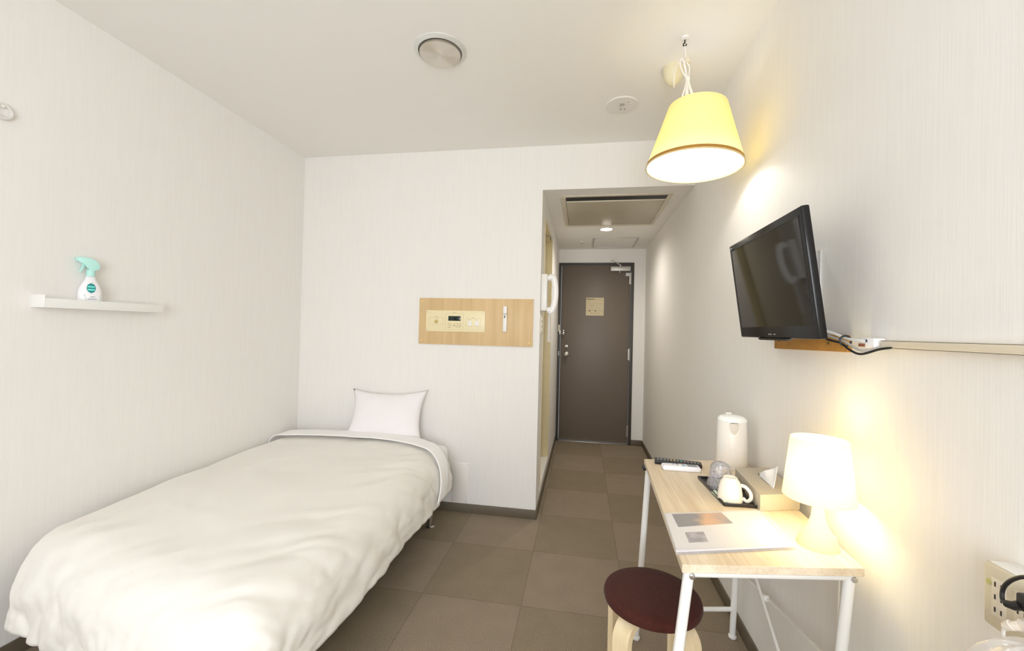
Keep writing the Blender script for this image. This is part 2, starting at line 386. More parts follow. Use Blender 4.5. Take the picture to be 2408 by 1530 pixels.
b = MB(); b.strip([(0.395, -0.038, 1.925), (0.33, -0.045, 1.965), (0.286, -0.05, 1.992)], 0.018, 0.006, (0, 1, 0)); b.strip([(0.286, -0.055, 1.990), (0.33, -0.03, 1.968), (0.375, -0.012, 1.958)], 0.014, 0.005, (0, 1, 0)); b.lathe([(0.012, 0), (0.012, 0.018)], 16, (0.288, -0.06, 1.991), 'Y'); b.cyl((0.392, -0.035, 1.910), 0.011, 0.020, 'Z', 16); b.cyl((0.385, -0.02, 1.85), 0.008, 0.02, 'Z', 12)
b.build('closer_arm', STEEL, d1)
MB().box(0.452, 0.496, -0.004, 0.012, 1.815, 1.852, 0.003).build('sensor_box', mat('pale_grey_plastic', rgb(205, 206, 202), 0.4), d1)
struct(MB().box(EX0 + 0.022, EX1 - 0.024, YD - 0.012, YD + 0.06, 0, 0.008, 0.002).build('trim_1', STEEL), 'thin steel threshold under the entrance door', 'threshold')

# ---- bathroom door, set back in the hallway's left wall
d2 = struct(thing('door_2', 'cream bathroom door set back in hallway wall', 'door', (XP, DY0, 0)))
L2 = DY1 - DY0
b = MB(); b.box(-0.098, 0.004, 0.0, 0.022, DZ0, DZ1, 0.001); b.box(-0.098, 0.004, L2 - 0.022, L2, DZ0, DZ1, 0.001); b.box(-0.098, 0.004, 0.022, L2 - 0.022, DZ1 - 0.022, DZ1, 0.001)
b.build('door_frame', CREAM, d2)
MB().box(-0.098, 0.006, 0.0, L2, DZ0 - 0.03, DZ0 + 0.004, 0.002).build('door_sill', WHITEM, d2)
MB().box(-0.085, -0.052, 0.024, L2 - 0.024, DZ0 + 0.008, DZ1 - 0.026, 0.001).build('door_panel', mat('pale_door_panel', rgb(222, 216, 200), 0.4), d2)
for z in (1.715, 0.60):
    b = MB(); b.cyl((-0.047, 0.030, z - 0.05), 0.006, 0.10, 'Z', 12, 0.001); b.box(-0.052, -0.0505, 0.026, 0.07, z - 0.045, z + 0.045)
    b.build('hinge', STEEL, d2)
b = MB(); b.tube([(-0.05, 0.42, 1.95), (0.004, 0.46, 1.955), (0.012, 0.47, 1.952)], 0.006, 8); b.cyl((0.012, 0.47, 1.925), 0.011, 0.03, 'Z', 14)
b.build('door_catch', STEEL, d2)

# ============================================================ HALLWAY THINGS
# ceiling air conditioner
ac = thing('air_conditioner', 'ceiling air conditioner panel with cream frame and dark slot above hallway', 'air conditioner', (0, 0, ZS))
A = [(-0.158, 2.80), (0.545, 2.80), (0.545, 3.60), (-0.158, 3.60)]
b = MB(); f = 0.028
b.box(-0.158, 0.560, 2.805, 2.805 + f, -0.005, 0, 0.001); b.box(-0.158, 0.560, 3.595 - f, 3.595, -0.012, 0, 0.003); b.box(-0.158, -0.158 + f, 2.805 + f, 3.595 - f, -0.008, 0, 0.002); b.box(0.560 - f, 0.560, 2.805 + f, 3.595 - f, -0.008, 0, 0.002)
lab(b.build('frame', mat('warm_grey_ivory', rgb(214, 205, 186), 0.4), ac), 'cream outer frame')
MB().box(-0.128, 0.530, 2.934, 3.562, -0.010, -0.002, 0.002).build('intake_panel', mat('grey_beige_panel', rgb(186, 178, 158), 0.35), ac)
lab(MB().box(-0.128, 0.530, 2.834, 2.912, -0.0045, 0).build('air_slot', DARK, ac), 'dark air outlet slot')
MB().box(-0.128, 0.530, 2.913, 2.931, -0.010, -0.002, 0.002).build('louvre', IVORY, ac)
# downlight
dl = thing('downlight', 'small round lit downlight in the hallway ceiling', 'light', (0.19, 3.735, ZS))
MB().lathe([(0.062, 0), (0.062, -0.005), (0.052, -0.007), (0.048, -0.003), (0.046, 0)], 36, cap0=False, cap1=False).build('rim', WHITEP, dl)
MB().lathe([(0.047, -0.002), (0.03, -0.004), (0, -0.005)], 32, cap0=False).build('lens', mat('lit_lens', rgb(255, 250, 240), 0.4, emit=(1, 0.93, 0.8, 1), estr=14), dl)
# ceiling hatch and sensor
h = thing('ceiling_hatch', 'flush off white hatch in hallway ceiling near the entrance door', 'hatch', (0.30, 4.31, ZS))
b = MB(); t = 0.012
b.box(-0.215, 0.215, -0.23, -0.23 + t, -0.006, 0, 0.001); b.box(-0.215, 0.215, 0.23 - t, 0.23, -0.006, 0, 0.001); b.box(-0.215, -0.215 + t, -0.23 + t, 0.23 - t, -0.006, 0, 0.001); b.box(0.215 - t, 0.215, -0.23 + t, 0.23 - t, -0.006, 0, 0.001)
b.build('hatch_frame', SILVER, h); MB().box(-0.198, 0.198, -0.213, 0.213, -0.003, 0).build('hatch_panel', CEIL, h)
s = thing('ceiling_sprinkler', 'tiny metal sprinkler in hallway ceiling beside the hatch', 'sprinkler', (-0.02, 4.25, ZS))
MB().lathe([(0.024, 0.001), (0.022, -0.004), (0.008, -0.006)], 20, cap1=False).build('rosette', WHITEP, s); MB().lathe([(0.008, -0.006), (0.006, -0.016), (0.012, -0.018), (0.012, -0.021), (0, -0.021)], 16).build('nozzle', STEEL, s)
# intercom on hallway wall, beside the bathroom door
ph = thing('wall_telephone', 'white wall telephone hanging at the hallway corner', 'telephone', (XP, 2.745, 1.45), (0, 0, R(90)))
MB().box(-0.045, 0.045, -0.040, 0, -0.118, 0.122, 0.006).build('cradle', WHITEP, ph)
b = MB(); b.tube(spline([(0, -0.050, 0.108), (0, -0.075, 0.100), (0, -0.088, 0.05), (0, -0.091, -0.005), (0, -0.086, -0.06), (0, -0.070, -0.112), (0, -0.052, -0.122)], 6), [0.014] * 6 + [0.0145] * 24 + [0.015] * 7, 12, ry=0.020)
b.tube([(0, -0.04, 0.10), (0, -0.062, 0.10)], 0.02, 12); b.tube([(0, -0.04, -0.11), (0, -0.062, -0.11)], 0.02, 12)
b.build('handset', mat('gloss_white_plastic', rgb(245, 244, 242), 0.25), ph)
pts = [(0.009 * math.cos(k * 0.9), -0.055 + 0.009 * math.sin(k * 0.9), -0.128 - k * 0.0012) for k in range(160)]
lab(MB().tube(pts, 0.0028, 6).build('coiled_cord', WHITEP, ph), 'hanging coiled white cord')
sw = thing('switch_plate', 'narrow ivory switch plate under the wall telephone', 'switch', (XP, 2.730, 1.245), (0, 0, R(90)))
MB().box(-0.035, 0.035, -0.008, 0, -0.062, 0.062, 0.002).build('plate', IVORY, sw)
for k in (-1, 0, 1): MB().box(-0.02, 0.02, -0.013, -0.008, k * 0.035 - 0.014, k * 0.035 + 0.014, 0.002).build('rocker', WHITEP, sw)
# door notice
nt_ = thing('door_notice', 'cream printed notice stuck on the brown entrance door', 'notice', (0.131, YD + 0.012, 1.482))
PAPER = mat('cream_paper', rgb(206, 192, 158), 0.7); INK = mat('dark_ink', rgb(62, 52, 40), 0.7); INK2 = mat('faded_ink', rgb(146, 130, 100), 0.7)
MB().box(-0.096, 0.096, -0.0015, 0, -0.098, 0.098).build('sheet', PAPER, nt_)
lab(MB().text('避難経路図', 0.0175, (-0.048, -0.0019, 0.080)).build('title', INK, nt_, smooth=False), 'bold dark title characters')
random.seed(3)
for (x0, x1, z) in ((0.004, 0.08, 0.082), (0.0, 0.085, 0.070), (-0.084, -0.05, 0.055), (-0.084, -0.006, 0.036), (-0.084, -0.006, 0.020), (0.004, 0.085, 0.034), (0.004, 0.085, 0.016), (-0.06, -0.006, 0.008), (-0.05, -0.01, -0.002), (0.004, 0.085, -0.014), (-0.08, 0.0, -0.024), (-0.08, 0.08, -0.036), (-0.085, 0.08, -0.048), (-0.05, 0.06, -0.064), (-0.05, 0.05, -0.076), (0.03, 0.075, -0.084)):
    x = x0; b = MB()
    while x < x1:
        w = random.uniform(0.004, 0.014); b.box(x, min(x + w, x1), -0.0018, -0.0015, z - 0.0012, z + 0.0012); x += w + 0.003
    b.build('text_line', INK2, nt_, smooth=False)
for q in ((-0.062, -0.05, -0.052, -0.042), (0.0, 0.012, -0.052, -0.042), (0.082, 0.0835, -0.075, -0.04)): MB().box(q[0], q[1], -0.0018, -0.0015, q[2], q[3]).build('printed_mark', INK, nt_, smooth=False)

# ============================================================ ROOM CEILING
v = thing('ceiling_vent', 'round brushed metal vent cap in the ceiling', 'vent', (-0.626, 1.70, ZC))
lab(MB().lathe([(0.110, 0), (0.110, -0.004), (0.104, -0.008), (0.094, -0.012), (0.090, -0.004)], 56, cap0=False, cap1=False).build('rim', mat('pale_vent_rim', rgb(218, 218, 213), 0.4, metal=0.2), v), 'pale painted outer rim')
MB().lathe([(0.091, 0.0), (0.089, -0.0045), (0.089, -0.0055)], 48, cap0=False, cap1=False).build('gap_ring', DARK, v)
SPUN = mat('spun_steel_disc', rgb(218, 212, 203), 0.36, metal=1.0)
pn = SPUN.node_tree.nodes['Principled BSDF']; pn.inputs['Anisotropic'].default_value = 0.85
tg = SPUN.node_tree.nodes.new('ShaderNodeTangent'); tg.direction_type = 'RADIAL'; tg.axis = 'Z'
SPUN.node_tree.links.new(tg.outputs[0], pn.inputs['Tangent'])
lab(MB().lathe([(0.087, -0.010), (0.087, -0.018), (0.085, -0.0195), (0, -0.020)], 56).build('disc', SPUN, v), 'spun steel disc')
e = thing('emergency_light', 'flat white round emergency light disc in the ceiling', 'light', (0.179, 2.235, ZC))
MB().lathe([(0.083, 0), (0.083, -0.003), (0.080, -0.006), (0, -0.007)], 48).build('cover', mat('off_white_disc', rgb(231, 228, 223), 0.6), e)
b = MB()
for x, y, r in ((-0.006, -0.018, 0.009), (0.006, -0.018, 0.007), (0.028, -0.03, 0.004), (0.036, -0.028, 0.004)):
    b.lathe([(r, -0.006), (r, -0.011), (r * 0.6, -0.014), (0, -0.014)], 16, (x, y, 0))
b.build('lamp_cluster', CHROME, e)
b = MB(); b.box(-0.008, 0.002, 0.028, 0.034, -0.0085, -0.006); b.box(0.012, 0.022, 0.028, 0.034, -0.0085, -0.006)
b.build('indicator', mat('grey_mark', rgb(150, 146, 138), 0.5), e)

# ---- pendant lamp
def glow_mat():
    """frosted lamp cover: lets part of the bulb's light straight through and glows itself"""
    m = bpy.data.materials.new('glowing_diffuser'); m.use_nodes = True
    nt = m.node_tree; nt.nodes.remove(nt.nodes['Principled BSDF']); out = nt.nodes['Material Output']
    t = nt.nodes.new('ShaderNodeBsdfTransparent'); e_ = nt.nodes.new('ShaderNodeEmission'); e_.inputs['Color'].default_value = (1, 0.97, 0.92, 1); e_.inputs['Strength'].default_value = 3.0
    mx = nt.nodes.new('ShaderNodeMixShader'); mx.inputs[0].default_value = 0.45
    nt.links.new(t.outputs[0], mx.inputs[1]); nt.links.new(e_.outputs[0], mx.inputs[2]); nt.links.new(mx.outputs[0], out.inputs['Surface']); return m
PX, PY = 0.435, 1.76
pl = thing('pendant_lamp', 'yellow cream drum pendant lamp hanging lit from the ceiling', 'lamp', (PX, PY, 1.872))
SH_ = 0.239
SHADE = translucent_mat('cream_lamp_fabric', rgb(247, 239, 194), rgb(255, 244, 192), 0.45)
b = MB(); b.lathe([(0.182, 0.0), (0.110, SH_)], 64, cap0=False, cap1=False); b.lathe([(0.1800, 0.0), (0.1080, SH_)], 64, cap0=False, cap1=False)
b.build('shade', SHADE, pl, recalc=False)
lab(MB().lathe([(0.1828, 0.001), (0.1800, 0.0125), (0.1785, 0.0125), (0.1812, 0.001)], 64, cap0=False, cap1=False).build('rim_band', mat('gold_brown_ribbon', rgb(168, 122, 52), 0.5), pl), 'gold brown ribbon at the lower rim')
lab(MB().lathe([(0.1835, 0.0), (0.1835, -0.003), (0.1795, -0.003), (0.1795, 0.0)], 64, cap0=False, cap1=False).build('lower_hem', mat('pale_hem', rgb(226, 200, 140), 0.6), pl), 'pale hem below the ribbon')
lab(MB().lathe([(0.1785, 0.004), (0.10, 0.003), (0, 0.0025)], 64, cap0=False).build('diffuser', glow_mat(), pl), 'glowing white diffuser disc')
CORD = mat('white_cord', rgb(236, 232, 224), 0.5)
hx, hy, hz = 0.382 - PX, 1.755 - PY, ZC - 1.872
b = MB(); b.lathe([(0.016, 0), (0.015, -0.006), (0.006, -0.010), (0, -0.010)], 18, (hx, hy, hz)); 
b.build('ceiling_rose', WHITEP, pl)
lab(MB().tube([(hx, hy, hz - 0.008), (hx, hy, hz - 0.020)] + arc((hx, hy, hz - 0.029), 0.006, 90, 380, 12, 'XZ'), 0.0024, 8).build('hook', DARK, pl), 'dark ceiling hook')
tz = 0.350                                                  # where the bundle is tied
tx, ty = 0.395 - PX, hy
b = MB()
b.tube(spline([(hx, hy, hz - 0.034), (hx + 0.004, hy, hz - 0.09), (hx - 0.002, hy, tz + 0.06), (tx, ty, tz)], 8), 0.0026, 8)
b.tube(spline([(hx, hy, hz - 0.034), (hx + 0.009, hy, hz - 0.10), (tx + 0.006, ty, tz + 0.05), (tx + 0.004, ty, tz)], 8), 0.0026, 8)
b.tube(spline([(tx - 0.002, ty, tz), (tx - 0.010, ty, tz + 0.055), (tx - 0.024, ty, tz + 0.085), (tx - 0.030, ty, tz + 0.065), (tx - 0.018, ty, tz + 0.03), (tx, ty, tz)], 8), 0.0030, 8)
for dx, dy in ((-0.014, 0.0), (-0.006, -0.008), (0.003, 0.006), (0.012, -0.002), (0.019, 0.004)):
    b.tube(spline([(tx, ty, tz + 0.004), (tx + dx * 0.7, ty + dy, tz - 0.035), (tx + dx * 1.35, ty + dy * 1.6, tz - 0.07), (tx + dx * 1.2, ty + dy, 0.232)], 8), 0.0034, 8)
b.tube(spline([(0.378 - PX, 1.937 - PY, 0.435), (0.372 - PX, 1.90 - PY, 0.405), (0.362 - PX, 1.85 - PY, 0.43), (0.372 - PX, 1.79 - PY, 0.455), (tx - 0.004, ty + 0.005, tz + 0.03), (tx, ty, tz)], 8), 0.0028, 8)
b.tube([(0, 0, 0.25), (tx, ty, 0.26)], 0.004, 8)
b.build('cord', CORD, pl)
MB().tube([(tx - 0.001, ty, tz - 0.004), (tx + 0.001, ty, tz + 0.006)], 0.009, 10).build('cord_tie', CORD, pl)
MB().lathe([(0.012, 0.0), (0.011, 0.022), (0.005, 0.034), (0.004, 0.036)], 18, (hx + 0.012, hy + 0.004, tz + 0.068)).build('cord_bell', IVORY, pl)
lab(MB().lathe([(0.044, ZC - 1.872), (0.046, ZC - 1.872 - 0.012), (0.043, ZC - 1.872 - 0.035), (0.032, ZC - 1.872 - 0.062), (0.014, ZC - 1.872 - 0.079), (0.006, ZC - 1.872 - 0.082), (0, ZC - 1.872 - 0.082)], 32, (0.378 - PX, 1.95 - PY, 0)).build('ceiling_cup', mat('cream_cup', rgb(226, 218, 186), 0.4), pl), 'egg shaped cream ceiling cup')
lab(MB().lathe([(0.0, -0.022), (0.010, -0.03), (0.014, 0.0), (0.014, 0.03), (0.009, 0.04)], 14, (0, 0, 0.2)).build('lamp_holder', WHITEP, pl), 'white lamp holder')
b = MB()
for k in range(3):
    a = 2 * PI * k / 3 + 0.3; b.tube([(0, 0, 0.225), (0.111 * math.cos(a), 0.111 * math.sin(a), SH_ - 0.002)], 0.0025, 6)
b.build('spider', WHITEM, pl)
for ch in pl.children:                                       # the shade hangs a little askew
    if ch.name.split('.')[0] in ('shade', 'rim_band', 'lower_hem', 'diffuser', 'spider'):
        ch.data.transform(Matrix.Translation((-0.010, 0, 0)) @ Matrix.Rotation(R(2.6), 4, 'Y'))

# ============================================================ LEFT WALL
sh = thing('wall_shelf', 'narrow white picture ledge on the left wall', 'shelf', (XL, 1.4205, 1.243), (0, 0, R(90)))
hwS = 0.2145
MB().box(-hwS, hwS, -0.060, 0, 0.0, 0.012, 0.001).build('shelf_board', WHITEM, sh)
MB().box(-hwS, hwS, -0.062, -0.052, 0.0, 0.0345, 0.001).build('front_lip', WHITEM, sh)
MB().box(-hwS, hwS - 0.004, -0.008, 0, 0.012, 0.047, 0.001).build('back_rail', WHITEM, sh)
MB().box(-hwS - 0.003, -hwS, -0.062, 0, 0.0, 0.046, 0.001).build('end_cap', WHITEM, sh)
# spray bottle
TEAL = mat('mint_plastic', rgb(186, 234, 226), 0.35)
BOT = mat('white_bottle_plastic', rgb(240, 238, 240), 0.3)
sb = thing('spray_bottle', 'white spray bottle with mint green trigger head on the shelf', 'bottle', (XL + 0.030, 1.365, 1.255), (0, 0, R(65)))
prof = [(0.030, 0), (0.0325, 0.004), (0.0355, 0.03), (0.0358, 0.048), (0.0325, 0.070), (0.0245, 0.090), (0.017, 0.104), (0.0135, 0.116), (0.0125, 0.123)]
b = MB(); b.lathe(prof, 36)
for vv in b.bm.verts: vv.co.y *= 0.45
b.build('bottle_body', BOT, sb)
lab(MB().lathe([(0.0130, 0.120), (0.0135, 0.122), (0.0135, 0.142), (0.0120, 0.146)], 24).build('collar', TEAL, sb), 'mint screw collar')
hd = MB().prism([(-0.0367, 0.1897), (-0.0330, 0.1943), (-0.0046, 0.1931), (0.0110, 0.1874), (0.0230, 0.1747), (0.0267, 0.1598), (0.0221, 0.1472), (0.0092, 0.1437), (-0.0074, 0.1460), (-0.0110, 0.1586), (-0.0202, 0.1667), (-0.0330, 0.1747), (-0.0376, 0.1782)], -0.0105, 0.0105, 'Y', 0.004).build('trigger_head', TEAL, sb)
MB().prism([(-0.0239, 0.1690), (-0.0175, 0.1690), (-0.0184, 0.1552), (-0.0239, 0.1437), (-0.0303, 0.1322), (-0.0330, 0.1345), (-0.0276, 0.1506)], -0.006, 0.006, 'Y', 0.0015).build('trigger', TEAL, hd)
MB().box(-0.0425, -0.0355, -0.008, 0.008, 0.176, 0.193, 0.002).build('nozzle', mat('pale_mint', rgb(190, 232, 226), 0.35), hd)
b = MB()
def on_bottle(x, z, off=0.0006):
    for (r0, h0), (r1, h1) in zip(prof[:-1], prof[1:]):
        if h0 <= z <= h1: r = r0 + (r1 - r0) * (z - h0) / max(h1 - h0, 1e-6); break
    return (x, -0.45 * math.sqrt(max(r * r - x * x, 1e-8)) - off, z)
rows = []
for i in range(9):
    t = i / 8 * 2 - 1; hwx = 0.0125 * math.sqrt(max(0, 1 - t * t)) + 0.0004
    rows.append([on_bottle(0.001 + hwx * (k / 6 * 2 - 1), 0.073 + t * 0.0200) for k in range(7)])
b.grid(rows)
lab(b.build('oval_emblem', mat('teal_label', rgb(22, 140, 142), 0.3), sb), 'teal oval label')
b = MB()
for z0 in (0.0785, 0.0665): b.grid([[on_bottle(0.001 + 0.0098 * (k / 6 * 2 - 1), z0 + dz, 0.001) for k in range(7)] for dz in (-0.0032, 0.0032)])
b.build('emblem_lettering', mat('aqua_print', rgb(120, 226, 216), 0.4), sb)
b = MB()
for x0, x1, z0 in ((-0.008, 0.018, 0.030), (-0.002, 0.012, 0.038), (0.010, 0.02, 0.0195), (-0.003, 0.001, 0.0195), (-0.028, -0.020, 0.022)): b.grid([[on_bottle(x0 + (x1 - x0) * k / 5, z0 + dz, 0.0008) for k in range(6)] for dz in (-0.0009, 0.0009)])
b.build('printed_text', mat('slate_print', rgb(96, 110, 130), 0.5), sb)
for x0, z0, x1, z1 in ((-0.018, 0.045, -0.010, 0.012), (-0.015, 0.07, -0.010, 0.078), (0.030, 0.05, 0.026, 0.014), (0.002, 0.088, 0.006, 0.096), (-0.02, 0.04, -0.016, 0.05)): b = MB(); b.grid([[on_bottle(x0 + (x1 - x0) * k / 4 + dx, z0 + (z1 - z0) * k / 4, 0.0008) for k in range(5)] for dx in (-0.0006, 0.0006)]); b.build('leaf_print', mat('pale_green_print', rgb(170, 210, 190), 0.5), sb)
# ring hook at the picture's left edge
rh = thing('wall_hook', 'small pale grey ring hook high on the left wall', 'hook', (XL, 1.105, 1.905), (0, 0, R(90)))
b = MB(); b.tube(arc((0, -0.010, 0), 0.024, 0, 360, 32, 'XZ'), 0.005, 8)
b.build('ring', mat('pale_grey_metal', rgb(222, 219, 214), 0.6), rh); MB().cyl((0, -0.012, 0.018), 0.006, 0.012, 'Y', 12).build('peg', WHITEP, rh)

# ============================================================ BACK WALL
BOARD = wood_mat('beech_board', rgb(207, 177, 129), rgb(222, 193, 147), 2, 120)
wp = thing('headboard_panel', 'beech wall panel with cream radio and switch plate above the bed', 'panel', (-0.697, YB, 1.2505))
MB().box(-0.384, 0.384, -0.012, 0, -0.153, 0.153, 0.001).build('board', BOARD, wp)
for sx in (-1, 1):
    for sz in (-1, 1): MB().lathe([(0.0, -0.018), (0.005, -0.017), (0.0075, -0.012)], 16, (sx * 0.363, 0, sz * 0.131), 'Y').build('screw_cap', mat('beige_screw_cap', rgb(238, 200, 140), 0.4), wp)
CP = mat('cream_control_plate', rgb(238, 224, 182), 0.35)
cp = MB().box(-0.333, 0.071, -0.017, -0.012, -0.068, 0.072, 0.001).build('control_plate', CP, wp)
lab(cp, 'cream metal control plate')
for x in (-0.324, 0.062):
    for z in (-0.058, 0.062): MB().lathe([(0.0, -0.019), (0.003, -0.0185), (0.0035, -0.017)], 10, (x, 0, z), 'Y').build('screw', STEEL, cp)
LINE = mat('printed_line', rgb(206, 190, 148), 0.5); TXT = mat('brown_print', rgb(150, 132, 96), 0.5)
b = MB()
def rect(b, x0, x1, z0, z1, y=-0.0173, t=0.0007):
    b.box(x0, x1, y, -0.017, z0 - t, z0 + t); b.box(x0, x1, y, -0.017, z1 - t, z1 + t); b.box(x0 - t, x0 + t, y, -0.017, z0, z1); b.box(x1 - t, x1 + t, y, -0.017, z0, z1)
rect(b, -0.308, -0.213, -0.022, 0.025); rect(b, -0.196, -0.076, -0.055, 0.054); rect(b, -0.058, 0.042, -0.030, 0.022)
b.build('outline_print', LINE, cp, smooth=False)
for x0, x1, z in ((-0.272, -0.246, 0.029), (-0.148, -0.124, 0.058), (-0.018, 0.002, 0.026), (-0.183, -0.158, -0.014), (-0.127, -0.088, -0.014), (-0.181, -0.158, -0.040), (-0.127, -0.112, -0.040), (-0.108, -0.093, -0.040), (-0.042, -0.026, 0.014), (0.004, 0.020, 0.014), (-0.268, -0.262, 0.016), (-0.257, -0.250, 0.016)):
    x = x0; b = MB()
    while x < x1 - 0.001: b.box(x, min(x + 0.0035, x1), -0.0174, -0.017, z - 0.0012, z + 0.0012); x += 0.005
    b.build('lettering', TXT, cp, smooth=False)
lab(MB().lathe([(0.0105, -0.017), (0.0105, -0.026), (0.009, -0.029), (0, -0.0295)], 24, (-0.261, 0, -0.003), 'Y').build('volume_knob', mat('brass_knob', rgb(206, 186, 120), 0.3, metal=0.8), cp), 'round brass volume knob')
lab(MB().box(-0.178, -0.094, -0.0185, -0.017, 0.004, 0.035, 0.001).build('clock_display', mat('dark_green_display', rgb(22, 38, 32), 0.15), cp), 'dark green clock display')
for x in (-0.171, -0.117, -0.098):
    bo = MB().lathe([(0.0072, -0.017), (0.0072, -0.0178), (0.0058, -0.0178)], 20, (x, 0, -0.027), 'Y', cap0=False, cap1=False).build('button', TXT, cp); MB().lathe([(0.0056, -0.017), (0.0056, -0.0205), (0, -0.0208)], 20, (x, 0, -0.027), 'Y').build('button_cap', CP, bo)
b = MB(); b.box(-0.1395, -0.1325, -0.0195, -0.017, -0.031, -0.023, 0.0005); b.build('square_key', TXT, cp)
for x, z in ((-0.154, -0.0265), (-0.137, -0.0135)): MB().lathe([(0.002, -0.017), (0.002, -0.0185), (0, -0.0186)], 12, (x, 0, z), 'Y').build('indicator', mat('brown_indicator', rgb(90, 76, 48), 0.4), cp)
for x in (-0.030, 0.018): MB().box(x - 0.012, x + 0.012, -0.021, -0.017, -0.028, 0.006, 0.0015).build('rocker_switch', WHITEP, cp)
fl = thing('emergency_flashlight', 'white stick flashlight clipped upright on the beech wall panel', 'flashlight', (-0.492, YB - 0.012, 1.272))
MB().box(-0.0125, 0.0125, -0.022, -0.003, -0.082, 0.032, 0.003).build('body', WHITEP, fl)
lab(MB().box(-0.012, 0.012, -0.024, -0.003, 0.034, 0.082, 0.003).build('head', WHITEP, fl), 'white lamp head above a dark seam')
MB().box(-0.011, 0.011, -0.020, -0.004, 0.031, 0.035).build('seam', mat('grey_seam', rgb(120, 118, 114), 0.5), fl)
MB().box(-0.005, 0.002, -0.0225, -0.0219, 0.006, 0.024).build('indicator_window', mat('grey_window', rgb(92, 92, 94), 0.3), fl)
MB().box(-0.010, 0.010, -0.003, 0.0, -0.05, 0.02).build('clip', WHITEP, fl)
ap = thing('access_panel', 'flush white access plate low on the back wall beside the bed', 'access panel', (-0.773, YB, 0.193))
MB().box(-0.055, 0.055, -0.003, 0, -0.127, 0.127, 0.001).build('cover', mat('off_white_plate', rgb(238, 234, 228), 0.5), ap)
for sx in (-1, 1):
    for sz in (-1, 1): MB().lathe([(0.003, -0.003), (0.002, -0.0042), (0, -0.0045)], 8, (sx * 0.048, 0, sz * 0.12), 'Y').build('screw', STEEL, ap)

# ============================================================ BED
bed = thing('bed', 'low single bed with white mattress in the corner', 'bed', (-1.36, 1.85, 0))
MB().box(-0.50, 0.49, -0.52, 0.76, 0.17, 0.25, 0.01).build('base', mat('dark_bed_base_cloth', rgb(96, 90, 82), 0.8), bed)
MB().box(-0.52, 0.525, -0.56, 0.785, 0.25, 0.450, 0.045, 5).build('mattress', LINEN, bed)
for x, y in ((-0.40, -0.42), (0.34, -0.42), (-0.46, 0.585), (0.478, 0.585)):
    if True:
        l = MB().lathe([(0.0165, 0.008), (0.0165, 0.175)], 20, (x, y, 0)).build('leg', STEEL, bed)
        MB().lathe([(0.024, 0), (0.025, 0.004), (0.018, 0.010)], 20, (x, y, 0)).build('foot', STEEL, l)

